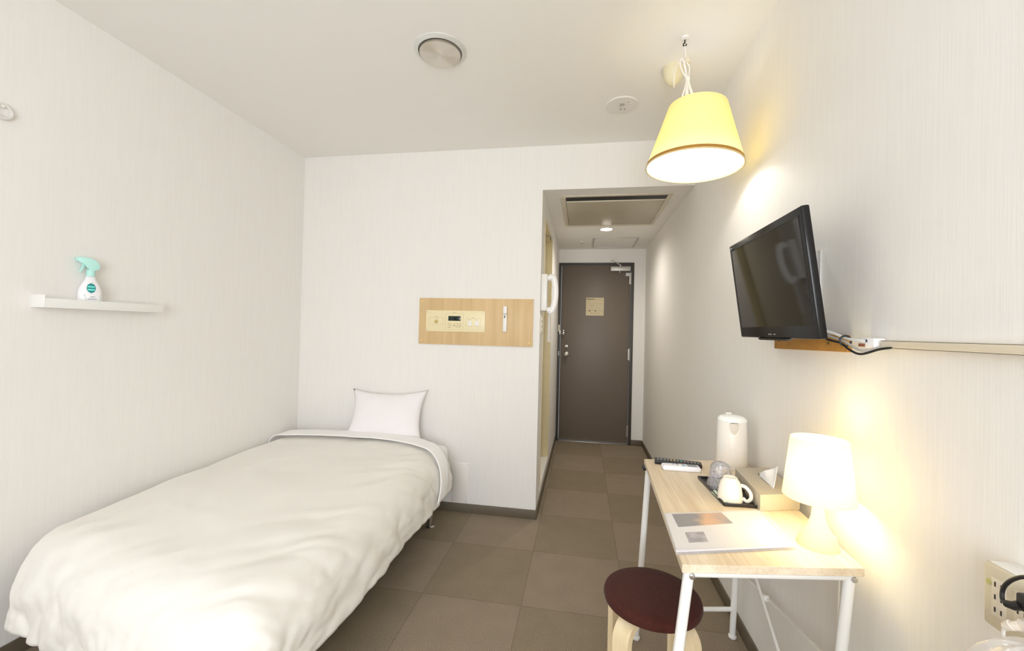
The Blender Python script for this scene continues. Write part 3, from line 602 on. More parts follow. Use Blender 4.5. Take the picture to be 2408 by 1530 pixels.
# cloth draped over the bed: a sheet bent down over the edges, with folds
def drape(name, m, y_head, y_foot, xl, xr, top, rl, rr, rf, el, er, ef, na, nb, lift=0.0, wr=1.0, yshift=None, foot=True, thick=0.012):
    fx0, fx1 = xl + rl, xr - rr
    fy = y_foot + rf if foot else y_foot
    def bend(e, r):
        if e <= r * PI / 2: return r * math.sin(e / r), r * (1 - math.cos(e / r))
        return r + 0.10 * (e - r * PI / 2), r + (e - r * PI / 2)
    b = MB(); rows = []
    A = [fx0 - el + (fx1 + er - (fx0 - el)) * i / na for i in range(na + 1)]
    Bv = [(fy - ef if foot else fy) + (y_head - (fy - ef if foot else fy)) * j / nb for j in range(nb + 1)]
    for bb in Bv:
        row = []
        for a in A:
            ex = max(0, a - fx1) if a > fx1 else (a - fx0 if a < fx0 else 0)
            ey = max(0, fy - bb) if foot else 0
            sx = 1 if ex > 0 else -1; r = rr if ex > 0 else rl
            ax = abs(ex)
            e = (ax ** 3 + ey ** 3) ** (1 / 3)
            dx, dy = (ax, ey) if e > 0 else (0, 0)
            n = math.hypot(dx, dy)
            px, py = min(max(a, fx0), fx1), max(bb, fy) if foot else bb
            if n > 0:
                rad = (r * dx + rf * dy) / (dx + dy)
                hrz, drp = bend(e, rad)
                x = px + sx * dx / n * hrz; y = py - dy / n * hrz; z = top - drp
                nx, ny = sx * dx / n, -dy / n
            else: x, y, z = px, py, top; nx = ny = 0; drp = 0
            side = min(1, drp / 0.15)
            # puff and folds
            u = (a - (fx0 + fx1) / 2) / ((fx1 - fx0) / 2)
            z += 0.020 * max(0, 1 - u * u) * (1 if not foot else min(1, max(0, (bb - fy + 0.1) / 0.3)))
            p = Vector((a * 2.2, bb * 1.6, 1.7))
            w1 = noise.fractal(p * 1.7, 1.0, 2.0, 3) * 0.010
            w2 = noise.fractal(Vector((a * 5 + bb * 2.2, bb * 2.2 - a * 1.2, 3.1)), 1.0, 2.0, 3) * 0.006
            # soft creases fanning on the right flank and towards the foot
            q = Vector((a * 1.2 + bb * 0.9, bb * 5.5 - a * 4.5, 7.7)); w3 = (abs(noise.noise(q)) - 0.25) * 0.034 + (abs(noise.noise(q * 2.3)) - 0.2) * 0.014
            q2 = Vector((a * 9.0, bb * 9.0, z * 2)); w4 = (abs(noise.noise(q2)) - 0.2) * 0.024 + (abs(noise.noise(Vector((a * 20 + bb * 9, bb * 16 - a * 6, z * 9)))) - 0.2) * 0.010
            right = 1.0 / (1 + math.exp(-(a - (fx1 - 0.10)) / 0.06)); fw = (1.0 / (1 + math.exp((bb - (fy + 0.02)) / 0.06))) if foot else 0
            amt = w1 + w2 * 0.7 + w3 * max(right, fw * 0.8) * 0.75 + w4 * max(right * side, fw * side) * 0.8
            amt *= wr
            k = side
            x += nx * amt * k; y += ny * amt * k; z += amt * (1 - k) + (0.012 * noise.noise(Vector((a * 6, bb * 7, 9))) * k * wr)
            z += lift * (1 - k); x += nx * lift * k; y += ny * lift * k
            if yshift: y += yshift(a, bb, fx0, fx1, side)
            x = max(x, XL + 0.012)
            row.append((x, y, z))
        rows.append(row)
    if foot:
        for row in rows:
            for i, (x, y, z) in enumerate(row):
                wt = max(0, min(1, (2.2 - y) / 1.1)); wt = wt * wt * (3 - 2 * wt)
                row[i] = (x + 0.085 * wt * max(0, (xl + 0.5 - x) / 0.5), y - 0.215 * (x - xl) * wt, z)
    b.grid(rows)
    o = b.build(name, m, None, True, 180)
    md = o.modifiers.new('thickness', 'SOLIDIFY'); md.thickness = thick; md.offset = -1
    return o
dv = drape('duvet', DUVETM, 2.46, 1.10, -1.95, -0.762, 0.478, 0.09, 0.17, 0.15, 0.20, 0.345, 0.345, 150, 180, thick=0.02)
tag(dv, 'ivory duvet spread over the bed and hanging past its foot', 'duvet')
def ysh(a, bb, fx0, fx1, side): 
    t = max(0, (a - (fx1 - 0.25)) / 0.6); u = (a - fx0) / (fx1 - fx0)
    return -0.30 * t * t - 0.05 * max(0, 0.35 - u)
ts = drape('top_sheet', LINEN, 2.53, 2.40, -1.955, -0.765, 0.480, 0.06, 0.145, 0.1, 0.10, 0.30, 0.1, 110, 14, lift=0.024, wr=0.4, yshift=ysh, foot=False, thick=0.006)
tag(ts, 'white sheet edge folded back over the head end of duvet', 'sheet')
# pillow leaning on the wall
pw = thing('pillow', 'white pillow standing against the wall at the bed head', 'pillow', (-1.256, 2.582, 0.632), (R(-18), 0, R(1.5)))
b = MB(); N, M2 = 36, 24
def pil(sgn):
    rows = []
    for j in range(M2 + 1):
        v_ = j / M2 * 2 - 1; row = []
        for i in range(N + 1):
            u_ = i / N * 2 - 1
            t = (max(0, 1 - abs(u_) ** 2.6) ** 0.55) * (max(0, 1 - abs(v_) ** 2.6) ** 0.55)
            pinch = 0.05 * (1 - abs(u_) ** 2) * v_ * abs(v_) ; pin2 = 0.06 * (1 - abs(v_) ** 2) * u_ * abs(u_)
            w = noise.noise(Vector((u_ * 4, v_ * 3, 2.2 * sgn))) * 0.006
            ear = (abs(u_) * abs(v_)) ** 3; row.append((0.250 * (u_ - pin2 * 1.5) * (1 + 0.06 * ear), sgn * (0.058 * t + w * t), 0.150 * (v_ - pinch * 2.6) * (1 + 0.10 * ear) + 0.006 * u_ * v_))
        rows.append(row)
    return rows
b.grid(pil(-1)); b.grid(pil(1)); bmesh.ops.remove_doubles(b.bm, verts=b.bm.verts[:], dist=0.0008)
b.build('cushion', PILLOWM, pw, True, 180)

# ============================================================ RIGHT WALL
tv = thing('television', 'black flat television tilted down on the right wall', 'television', (0.526, 1.329, 1.354), (R(8.05), 0, R(-90)))
TW, TH = 0.245, 0.16
b = MB()
b.box(-TW, TW, 0.0, 0.019, -TH, TH, 0.004); b.box(-TW + 0.06, TW - 0.10, 0.019, 0.042, -TH + 0.04, TH - 0.05, 0.006)
b.build('housing', BLACKG, tv)
b = MB(); b.box(-TW + 0.018, TW - 0.018, -0.0012, 0.001, -TH + 0.034, TH - 0.022)
b.build('screen', SCREEN, tv)
b = MB(); t = 0.003
b.box(-TW + 0.015, TW - 0.015, -0.0022, 0.001, TH - 0.022, TH - 0.022 + t); b.box(-TW + 0.015, -TW + 0.018, -0.0022, 0.001, -TH + 0.034, TH - 0.022); 
b.build('inner_frame', BLACKM, tv)
lab(MB().prism([(-0.10, -TH), (-0.085, -TH - 0.006), (0.085, -TH - 0.006), (0.10, -TH)], -0.004, 0.012, 'Y', 0.001).build('bottom_trim', BLACKG, tv), 'curved glossy strip under the screen')
PG = mat('pale_grey_print', rgb(150, 150, 150), 0.4)
for x in (-0.02, -0.008, 0.016): MB().box(x - 0.004, x + 0.004, -0.0016, 0.0, -TH + 0.010, -TH + 0.013).build('button_mark', PG, tv)
MB().box(-TW + 0.006, -TW + 0.026, -0.0016, 0, TH - 0.014, TH - 0.009).build('badge', PG, tv)
# wall bracket behind the screen
br = thing('wall_bracket', 'grey metal wall bracket holding the television', 'bracket', (XR, 1.337, 1.33), (0, 0, R(-90)))
b = MB(); b.prism([(-0.05, -0.085), (0.03, -0.085), (0.05, -0.04), (0.05, 0.115), (-0.05, 0.115)], -0.008, 0, 'Y', 0.001); b.build('wall_plate', SILVER, br)
b = MB(); b.prism([(-0.055, 0.10), (-0.008, 0.112), (-0.008, -0.05), (-0.06, -0.075), (-0.066, 0.0)], 0.030, 0.036, 'X', 0.001); b.prism([(-0.055, 0.10), (-0.008, 0.112), (-0.008, -0.05), (-0.06, -0.075), (-0.066, 0.0)], -0.036, -0.030, 'X', 0.001)
b.build('arm', SILVER, br)
b = MB()
for z in (0.09, 0.075, -0.06): MB().cyl((0.036, -0.03, z), 0.005, 0.004, 'X', 10).build('bolt', DARK, br)
pb = thing('mounting_board', 'brown varnished wooden board on the wall under the television', 'board', (XR, 1.355, 1.182), (0, 0, R(-90)))
b = MB(); b.prism([(-0.197, -0.022), (0.197, -0.016), (0.197, 0.018), (0.188, 0.026), (-0.197, 0.028)], -0.012, 0, 'Y', 0.001)
b.build('plank', wood_mat('varnished_brown_wood', rgb(160, 112, 42), rgb(182, 132, 58), 1, 60), pb)
for x, z in ((-0.16, 0.004), (0.12, 0.004)): MB().lathe([(0.004, -0.012), (0.003, -0.0135), (0, -0.014)], 10, (x, 0, z), 'Y').build('screw', mat('dark_screw', rgb(90, 66, 34), 0.4), pb)
tk = thing('cable_trunking', 'ivory cable trunking strip running along the right wall', 'cable trunking', (XR, 0.40, 1.189), (0, 0, R(-90)))
b = MB(); t = 0.0015; x0, x1 = -0.625, 1.0
zt0 = 0.0085
b.box(x0, x1, -0.020, -0.020 + t, -zt0, zt0, 0.0005); b.box(x0, x1, -0.020, 0, zt0 - t, zt0); b.box(x0, x1, -0.020, 0, -zt0, -zt0 + t); b.box(x0, x1, -0.001, 0, -zt0, zt0)
b.build('channel', mat('ivory_trunking', rgb(232, 222, 202), 0.45), tk)
# adapter and cables at the trunking's end
ad = thing('power_adapter', 'small white plug adapter with label beside the trunking end', 'adapter', (XR - 0.0145, 1.060, 1.190), (0, 0, R(-90)))
MB().box(-0.032, 0.024, -0.012, 0.012, -0.010, 0.012, 0.004).build('body', mat('pearl_white_plastic', rgb(244, 242, 240), 0.3), ad)
MB().box(-0.020, 0.004, -0.0126, -0.012, 0.002, 0.009).build('label', mat('grey_print_label', rgb(186, 190, 196), 0.4), ad)
MB().box(-0.002, 0.003, -0.013, -0.0125, 0.003, 0.008).build('label_mark', mat('navy_print', rgb(48, 60, 90), 0.4), ad)
lab(MB().box(-0.026, -0.004, -0.0132, -0.0126, -0.008, -0.001).build('terminal', mat('copper_brown', rgb(150, 92, 66), 0.35), ad), 'small copper brown terminal')
def cable(pts, r, m, label, name='television_cable'):
    o = MB().tube(spline(pts, 8), r, 8).build(name, m); return tag(o, label, 'cable', 'cables between television and trunking')
XT = 0.606
cable([(XT, 1.20, 1.222), (XT + 0.008, 1.16, 1.213), (XR - 0.034, 1.118, 1.200), (XR - 0.030, 1.08, 1.196), (XR - 0.016, 1.04, 1.194), (XR - 0.012, 1.00, 1.193)], 0.0034, mat('white_cable', rgb(228, 226, 222), 0.4), 'white cable running along the top of the cable bundle')
cable([(XT, 1.21, 1.214), (XT + 0.006, 1.165, 1.204), (XR - 0.040, 1.118, 1.193), (XR - 0.038, 1.09, 1.182), (XR - 0.034, 1.055, 1.1725), (XR - 0.018, 1.025, 1.183), (XR - 0.011, 0.99, 1.186)], 0.0030, mat('grey_cable', rgb(176, 172, 166), 0.4), 'grey cable sagging just above the black one')
cable([(XT, 1.205, 1.205), (XT + 0.004, 1.165, 1.195), (XR - 0.046, 1.118, 1.188), (XR - 0.045, 1.09, 1.175), (XR - 0.041, 1.055, 1.1655), (XR - 0.024, 1.022, 1.178), (XR - 0.0165, 0.985, 1.184)], 0.0026, BLACKM, 'thin black cable sagging lowest of the bundle')
tag(at(MB().tube(arc((0, 0, 0), 0.012, 0, 360, 20, 'XZ'), 0.0022, 8).build('cable_tie', BLACKM), (XR - 0.040, 1.112, 1.194)), 'black tie round the television cables', 'cable tie')

# wall socket box
so = thing('wall_outlet', 'ivory surface wall outlet box low on the right wall', 'outlet', (XR, 0.700, 0.8205), (0, 0, R(-90)))
BW, BH, BD = 0.057, 0.0465, 0.042
MB().box(-BW, BW, -BD + 0.005, 0, -BH, BH, 0.003).build('back_box', WHITEP, so)
fp = MB().box(-BW, BW, -BD - 0.002, -BD + 0.005, -BH, BH, 0.004).build('face_plate', mat('khaki_ivory_plastic', rgb(216, 206, 182), 0.4), so)
for cx in (-0.0315, 0.0015):
    md_ = MB().box(cx - 0.0108, cx + 0.0108, -BD - 0.0035, -BD - 0.001, -0.027, 0.029, 0.0008).build('socket_module', mat('pale_ivory', rgb(228, 219, 200), 0.4), fp)
    for z in (-0.0165, 0.002, 0.0205):
        for x in (-0.0047, 0.0047): MB().box(cx + x - 0.0009, cx + x + 0.0009, -BD - 0.0042, -BD - 0.0034, z - 0.0034, z + 0.0034).build('slot', mat('dark_slot', rgb(52, 46, 38), 0.6), md_)
lab(MB().lathe([(0.0042, -BD - 0.002), (0.0042, -BD - 0.0030), (0, -BD - 0.0032)], 20, (-0.0475, 0, 0.0185), 'Y').build('sticker', mat('yellow_green_sticker', rgb(196, 192, 122), 0.5), fp), 'round yellow green sticker')
XO = XR - BD - 0.004
bp_ = thing('black_plug', 'black power plug with curling cord in the wall outlet', 'plug', (XO, 0.676, 0.848), (0, 0, R(-90)))
b = MB(); b.box(-0.008, 0.016, -0.020, 0.0, -0.010, 0.012, 0.003); b.build('plug_body', BLACKM, bp_)
b = MB(); b.tube([(-0.003, -0.017, -0.004), (-0.009, -0.020, -0.009), (-0.018, -0.022, -0.0115)], [0.0062, 0.0058, 0.0046], 12); b.build('strain_relief', BLACKM, bp_)
MB().tube(spline([(-0.018, -0.022, -0.0115), (-0.0250, -0.020, -0.0095), (-0.0275, -0.018, 0.000), (-0.023, -0.018, 0.012), (-0.012, -0.018, 0.026), (0.004, -0.018, 0.038), (0.03, -0.018, 0.046), (0.07, -0.018, 0.044)], 8), 0.0026, 10).build('cord', BLACKM, bp_)
wp_ = thing('white_plug', 'white ribbed power plug below the black plug', 'plug', (XO, 0.680, 0.815), (0, 0, R(-90)))
b = MB(); b.box(-0.010, 0.012, -0.014, 0.0, -0.008, 0.007, 0.003); b.tube([(-0.006, -0.013, -0.003), (-0.014, -0.019, -0.009), (-0.018, -0.020, -0.015)], [0.0062, 0.0055, 0.0036], 12)
for k in range(3): b.tube([(-0.0105 - k * 0.003, -0.0172 - k * 0.001, -0.0055 - k * 0.003), (-0.0113 - k * 0.003, -0.0175 - k * 0.001, -0.0063 - k * 0.003)], 0.0068 - k * 0.0008, 12)
b.build('plug_body', mat('warm_white_plastic', rgb(236, 228, 216), 0.35), wp_)
MB().tube(spline([(-0.018, -0.020, -0.015), (-0.019, -0.020, -0.026), (-0.016, -0.016, -0.05), (-0.01, -0.012, -0.12), (-0.01, -0.010, -0.60)], 8), 0.0022, 8).build('cord', WHITEP, wp_)
# crinkled clear plastic cover standing by the wall
CLEARBAG = clear_mat('crinkled_clear_plastic', (0.97, 0.96, 0.95, 1), 0.12, 0.40, bump=0.4, hazecol=(0.86, 0.83, 0.79, 1), rough=0.18, bscale=22)
bg = MB(); rows = []
for j in range(24):
    t = j / 23; row = []
    th = min(1, max(0, (t - 0.72) / 0.28))
    for i in range(49):
        a = 2 * PI * i / 48
        rr = (0.064 * math.cos(th * PI / 2 * 0.98)) * (1 + 0.05 * noise.noise(Vector((math.cos(a) * 3, math.sin(a) * 3, t * 6))) + 0.018 * math.sin(a * 7 + t * 3))
        z = (0.745 * t / 0.72 if t < 0.72 else 0.745 + 0.085 * math.sin(th * PI / 2)) + 0.006 * noise.noise(Vector((math.cos(a) * 2.5, math.sin(a) * 2.5, t * 5)))
        row.append((rr * math.cos(a), rr * math.sin(a), max(z, 0.001)))
    rows.append(row)
bg.grid(rows); bmesh.ops.remove_doubles(bg.bm, verts=bg.bm.verts[:], dist=0.0002)
BAGX, BAGY = 0.548, 0.612
bag = at(bg.build('plastic_cover', CLEARBAG, None, True, 180), (BAGX, BAGY, 0.0))
tag(bag, 'crinkled clear plastic cover standing in front of the wall outlet', 'plastic cover')
BX_ = mat('cream_carton', rgb(224, 216, 200), 0.5)
tag(at(MB().lathe([(0.050, 0.0), (0.054, 0.003), (0.052, 0.72), (0.044, 0.765), (0.02, 0.780), (0, 0.782)], 36).build('storage_container', BX_), (BAGX, BAGY, 0.0)), 'cream cylindrical container inside the crinkled clear plastic cover', 'container')

# ============================================================ DESK
DC, DA, DSH = (0.4364, 1.3877), R(-2.19), math.tan(R(12))
DHW, DHL = 0.1951, 0.3885
ca, sa = math.cos(DA), math.sin(DA)
def DP(u, v, z=0.0):
    """desk plan coordinates (u across, v along the wall) to metres relative to the desk's centre"""
    v = v + u * DSH
    return (ca * u - sa * v, sa * u + ca * v, z)
desk = thing('desk', 'small oak topped desk with white metal legs by the right wall', 'desk', (DC[0], DC[1], 0))
OAK = wood_mat('pale_oak_laminate', rgb(214, 194, 164), rgb(234, 219, 194), 1, 150)
ZT = 0.70
MB().box(-DHW, DHW, -DHL, DHL, ZT - 0.018, ZT, 0.001, 1, fn=DP).build('desktop', OAK, desk)
LR = 0.0115
tops = {(-1, -1): DP(-DHW + 0.020, -DHL + 0.022), (1, -1): DP(DHW - 0.020, -DHL + 0.022), (-1, 1): DP(-DHW + 0.016, DHL - 0.022), (1, 1): DP(DHW - 0.020, DHL - 0.022)}
lean = {(-1, -1): (-0.075, -0.01), (1, -1): (-0.06, -0.01), (-1, 1): (-0.036, 0.0), (1, 1): (-0.012, 0.02)}
feet = {}
for k, tp in tops.items():
    ft = Vector((tp[0] + lean[k][0], tp[1] + lean[k][1], 0.012)); feet[k] = ft
    l = MB().tube([Vector((tp[0], tp[1], ZT - 0.020)), ft], LR, 20).build('leg', WHITEM, desk)
    MB().lathe([(0.013, 0), (0.0155, 0.003), (0.0155, 0.010), (0.012, 0.014)], 18, (ft.x, ft.y, 0)).build('foot', WHITEP, l)
def rail(p, q, z, name='rail', r=0.008, rz=0.009):
    return MB().tube([Vector((p[0], p[1], z)), Vector((q[0], q[1], z))], r, 14, ry=rz).build(name, WHITEM, desk)
rail(tops[(-1, -1)], tops[(1, -1)], ZT - 0.029); rail(tops[(-1, 1)], tops[(1, 1)], ZT - 0.029)
rail(tops[(1, -1)], tops[(1, 1)], ZT - 0.034); rail(tops[(-1, -1)], tops[(-1, 1)], ZT - 0.034)
for k in ((-1, -1), (1, -1)):
    tp = tops[k]; MB().lathe([(0.0065, 0), (0.006, -0.003), (0.003, -0.004), (0, -0.0035)], 16, (tp[0] + 0.003, tp[1] - LR, ZT - 0.030), 'Y').build('screw', CHROME, desk)
def lerp(a, b, t): return Vector(a) * (1 - t) + Vector(b) * t
A1 = Vector((tops[(1, 1)][0], tops[(1, 1)][1], ZT - 0.03)); A2 = Vector((tops[(1, -1)][0], tops[(1, -1)][1], ZT - 0.03))
f1, f2 = feet[(1, 1)], feet[(1, -1)]
def on_leg(a, f, z): return lerp(a, f, (a.z - z) / (a.z - f.z))
OFFB = Vector((0.016, 0, 0))
BA0, BA1 = on_leg(A1, f1, 0.265) + OFFB, on_leg(A2, f2, 0.445) + OFFB
BB0, BB1 = on_leg(A1, f1, 0.44) + OFFB, on_leg(A2, f2, 0.14) + OFFB
for (p, q, off) in ((BA0, BA1, 0.004), (BB0, BB1, -0.004)):
    MB().tube([p + Vector((off, 0, 0)), q + Vector((off, 0, 0))], 0.0048, 10).build('cross_brace', WHITEM, desk)
mid = lerp(BA0, BA1, 0.365)
MB().lathe([(0.0, -0.012), (0.010, -0.010), (0.010, 0.008), (0, 0.009)], 16, mid, 'X').build('brace_joint', WHITEP, desk)
sA, sB = on_leg(Vector((*tops[(-1, 1)][:2], ZT - 0.03)), feet[(-1, 1)], 0.115), on_leg(A1, f1, 0.115)
MB().tube([sA, sB], 0.0085, 14).build('stretcher', WHITEM, desk)
b = MB(); q = DP(-DHW, DHL - 0.022); b.box(q[0] - 0.008, q[0] + 0.012, q[1] - 0.015, q[1] + 0.015, ZT - 0.034, ZT - 0.0185, 0.002)
lab(b.build('corner_clip', BLACKM, desk), 'small black clip under the far corner')

# ---- table lamp
LX, LY = 0.571, 1.125
tl = thing('table_lamp', 'small white table lamp lit on the desk', 'lamp', (LX, LY, ZT))
LSH = translucent_mat('white_lamp_plastic', rgb(250, 246, 226), rgb(255, 244, 206), 0.5)
b = MB(); b.lathe([(0.0745, 0.114), (0.0590, 0.256)], 56, cap0=False, cap1=False); b.lathe([(0.0730, 0.114), (0.0575, 0.256), (0.053, 0.2565), (0.040, 0.256)], 56, cap0=False, cap1=False)
b.build('lamp_shade', LSH, tl, recalc=False)
b = MB(); b.lathe([(0.0425, 0.0), (0.0430, 0.003), (0.0405, 0.012), (0.0310, 0.030), (0.0215, 0.048), (0.0150, 0.066), (0.0125, 0.086), (0.0125, 0.125), (0.016, 0.135)], 44)
b.build('lamp_base', LSH, tl)
lab(MB().lathe([(0.0, 0.138), (0.012, 0.142), (0.019, 0.158), (0.022, 0.176), (0.018, 0.196), (0, 0.205)], 24).build('bulb', mat('lit_bulb', rgb(255, 240, 200), 0.3, emit=(1, 0.80, 0.48, 1), estr=10), tl), 'glowing bulb')
MB().tube(spline([(0.030, 0.028, 0.004), (0.047, 0.05, 0.003), (0.0640, 0.050, 0.0), (0.072, 0.045, -0.06), (0.071, 0.045, -0.20), (0.070, 0.04, -0.45), (0.064, 0.03, -0.69)], 8), 0.0025, 8).build('cord', CORD, tl)

# ---- tissue box
tb = thing('tissue_box', 'grey beige tissue box with a tissue pulled up', 'tissue box', (0.5795, 1.443, ZT))
TBM = mat('taupe_card', rgb(190, 180, 160), 0.45)
MB().box(-0.058, 0.058, -0.115, 0.115, 0.0, 0.048, 0.0025).build('carton', TBM, tb)
MB().prism([(0.045 * math.cos(a) * 0.16 / 0.16 * 0.16, 0.058 * math.sin(a)) for a in [2 * PI * k / 24 for k in range(24)]], 0.0478, 0.0486, 'Z').build('slot', mat('dark_taupe', rgb(120, 110, 94), 0.7), tb)
rows = []
for j in range(15):
    t = j / 14; row = []
    for i in range(15):
        q = i / 14
        base = Vector((-0.006, 0.030, 0.046)).lerp(Vector((-0.004, -0.075, 0.046)), q)
        top = Vector((-0.012, 0.026, 0.060)).lerp(Vector((0.022, -0.050, 0.106)), q ** 0.8)
        p_ = base.lerp(top, t); p_.x += 0.004 * math.sin(q * 9 + t * 2) * t
        row.append(p_)
    rows.append(row)
tsu = MB().grid(rows).build('tissue', mat('white_tissue', rgb(246, 246, 248), 0.9), tb, True, 180)
md = tsu.modifiers.new('thickness', 'SOLIDIFY'); md.thickness = 0.0008

for ch in tb.children: ch.data.transform(Matrix(((1.06, 0.061, 0, 0), (0.345, 1.052, 0, 0), (0, 0, 1, 0), (0, 0, 0, 1))))

# ---- tray with cup, wrapped glass, sachet
tr = thing('tray', 'black rectangular tray carrying the cup and wrapped glass', 'tray', (0.468, 1.438, ZT), (0, 0, R(3)))
TWX, TLY = 0.0545, 0.118
b = MB(); b.box(-TWX + 0.004, TWX - 0.004, -TLY + 0.004, TLY - 0.004, 0.0005, 0.004, 0.001)
rim = [(-TWX, -TLY), (TWX, -TLY), (TWX, TLY), (-TWX, TLY)]
b.box(-TWX, TWX, -TLY, -TLY + 0.004, 0.001, 0.010, 0.0015); b.box(-TWX, TWX, TLY - 0.004, TLY, 0.001, 0.010, 0.0015); b.box(-TWX, -TWX + 0.004, -TLY, TLY, 0.001, 0.010, 0.0015); b.box(TWX - 0.004, TWX, -TLY, TLY, 0.001, 0.010, 0.0015)
b.build('tray_body', mat('dark_brown_black_lacquer', rgb(42, 36, 35), 0.35), tr)
CER = mat('glazed_cream_ceramic', rgb(246, 240, 226), 0.18, coat=0.3)
cup = thing('teacup', 'cream china cup turned upside down on the tray', 'cup', (0.452, 1.366, ZT + 0.004))
MB().lathe([(0.0345, 0.0), (0.0350, 0.002), (0.0335, 0.022), (0.0305, 0.042), (0.0265, 0.056), (0.0205, 0.064), (0.0195, 0.068), (0.0180, 0.068), (0.0175, 0.0655), (0, 0.0655)], 44, cap0=False).build('cup_body', CER, cup)
hp = spline([(0.029, -0.004, 0.047), (0.040, -0.012, 0.044), (0.050, -0.020, 0.030), (0.050, -0.021, 0.014), (0.042, -0.015, 0.004), (0.033, -0.008, 0.010)], 7)
MB().tube(hp, 0.0042, 12, ry=0.0052).build('handle', CER, cup)
gl = thing('wrapped_glass', 'clear tumbler in a crinkled plastic wrapper upside down on the tray', 'glass', (0.4535, 1.466, ZT + 0.004))
MB().lathe([(0.0340, 0.0), (0.0300, 0.040), (0.0255, 0.076), (0.022, 0.079), (0, 0.079)], 36, cap0=False).build('tumbler', clear_mat('clear_glass', (0.93, 0.94, 0.96, 1), 0.14, 0.10, hazecol=(0.62, 0.62, 0.68, 1)), gl)
rows = []
for j in range(14):
    t = j / 13; row = []
    for i in range(45):
        a = 2 * PI * i / 44
        rr = 0.0370 - 0.0125 * t + 0.0030 * abs(noise.noise(Vector((math.cos(a) * 5, math.sin(a) * 5, t * 6)))) * 2 + 0.0012 * math.sin(a * 9 + 5 * t)
        if j >= 12: rr *= 0.80 - 0.35 * (j - 12)
        row.append((rr * math.cos(a), rr * math.sin(a), 0.001 + 0.083 * t + (0.004 * noise.noise(Vector((a * 3, t, 1))) if j > 9 else 0)))
    rows.append(row)
WRAP = clear_mat('clear_wrapper', (0.95, 0.95, 0.97, 1), 0.18, 0.30, bump=0.9, hazecol=(0.74, 0.73, 0.78, 1), rough=0.12, bscale=90)
b = MB().grid(rows); bmesh.ops.remove_doubles(b.bm, verts=b.bm.verts[:], dist=0.0002); b.build('plastic_wrapper', WRAP, gl, True, 180)
b = MB()
def on_glass(a, z): r = 0.0382 - 0.0125 * (z / 0.083); return (r * math.cos(a), r * math.sin(a), z)
for a0, z0 in ((-2.55, 0.056), (-2.30, 0.050), (-2.05, 0.046)): b.grid([[on_glass(a0 + da * 0.035, z0 + dz * 0.0018) for da in (-1, 1)] for dz in (-1, 1)])
for k in range(5): b.grid([[on_glass(-2.45 + k * 0.10 + da * 0.03, 0.039 - k * 0.0016 + dz * 0.0013) for da in (-1, 1)] for dz in (-1, 1)])
b.build('blue_print', mat('blue_wrapper_print', rgb(116, 112, 186), 0.5), gl, smooth=False)
sa_ = MB(); rows = []
for j in range(9):
    t = j / 8; rows.append([((i / 6 - 0.5) * 0.014, (t - 0.5) * 0.085, 0.0015 + 0.0028 * math.sin(PI * t) * math.sin(PI * i / 6) + 0.006 * t * (i / 6)) for i in range(7)])
o = sa_.grid(rows).build('tea_sachet', mat('pale_green_foil', rgb(196, 212, 188), 0.3, metal=0.2), None, True, 180); o.location = (0.424, 1.375, ZT + 0.0045); o.rotation_euler = (0, R(-12), R(6))
md = o.modifiers.new('thickness', 'SOLIDIFY'); md.thickness = 0.0015; md.offset = 1
tag(o, 'thin pale green tea sachet on the tray beside the cup', 'sachet')

# ---- kettle
kt = thing('electric_kettle', 'white cylindrical electric kettle on the far desk corner', 'kettle', (0.572, 1.722, ZT))
KW = mat('kettle_white_plastic', rgb(240, 236, 230), 0.28)
MB().lathe([(0.052, 0.0), (0.054, 0.003), (0.054, 0.012), (0.050, 0.015)], 44).build('power_base', KW, kt)
kb = MB().lathe([(0.0545, 0.015), (0.0555, 0.018), (0.0535, 0.10), (0.0515, 0.172), (0.050, 0.176)], 48).build('kettle_body', KW, kt)
ld = MB().lathe([(0.0515, 0.176), (0.052, 0.179), (0.049, 0.186), (0.040, 0.193), (0.022, 0.197), (0, 0.198)], 48).build('lid', mat('kettle_lid_white', rgb(246, 248, 246), 0.2), kt)
b = MB(); b.box(-0.012, 0.010, 0.030, 0.046, 0.188, 0.200, 0.003); b.build('lid_catch', KW, ld)
rows = []                                                     # moulded spout shield below the lid, facing the room
for j in range(9):
    t = j / 8; z = 0.174 - 0.042 * t; hwd = 0.30 * math.sqrt(max(0.0, 1 - t ** 2.2)) + 0.002; rad = 0.0516 + (0.176 - z) * 0.026 + 0.0035 * (1 - t)
    rows.append([(rad * math.cos(R(-100) + hwd * (i / 4 - 1)), rad * math.sin(R(-100) + hwd * (i / 4 - 1)), z) for i in range(9)])
MB().grid(rows).build('spout', mat('kettle_shadow_grey', rgb(222, 216, 206), 0.3), kt, True, 180)
b = MB()
for i in range(7): a = R(-100) + 0.2 * (i / 3 - 1); b.box(0.053 * math.cos(a) - 0.0012, 0.053 * math.cos(a) + 0.0012, 0.0545 * math.sin(a) - 0.0008, 0.0545 * math.sin(a) + 0.0008, 0.1745, 0.1762)
b.build('steam_slots', mat('dark_grey_slots', rgb(96, 92, 88), 0.5), kt)
MB().tube(spline([(0.010, 0.048, 0.168), (0.018, 0.066, 0.168), (0.020, 0.072, 0.12), (0.018, 0.068, 0.06), (0.012, 0.050, 0.045)], 7), 0.008, 12).build('handle', KW, kt)

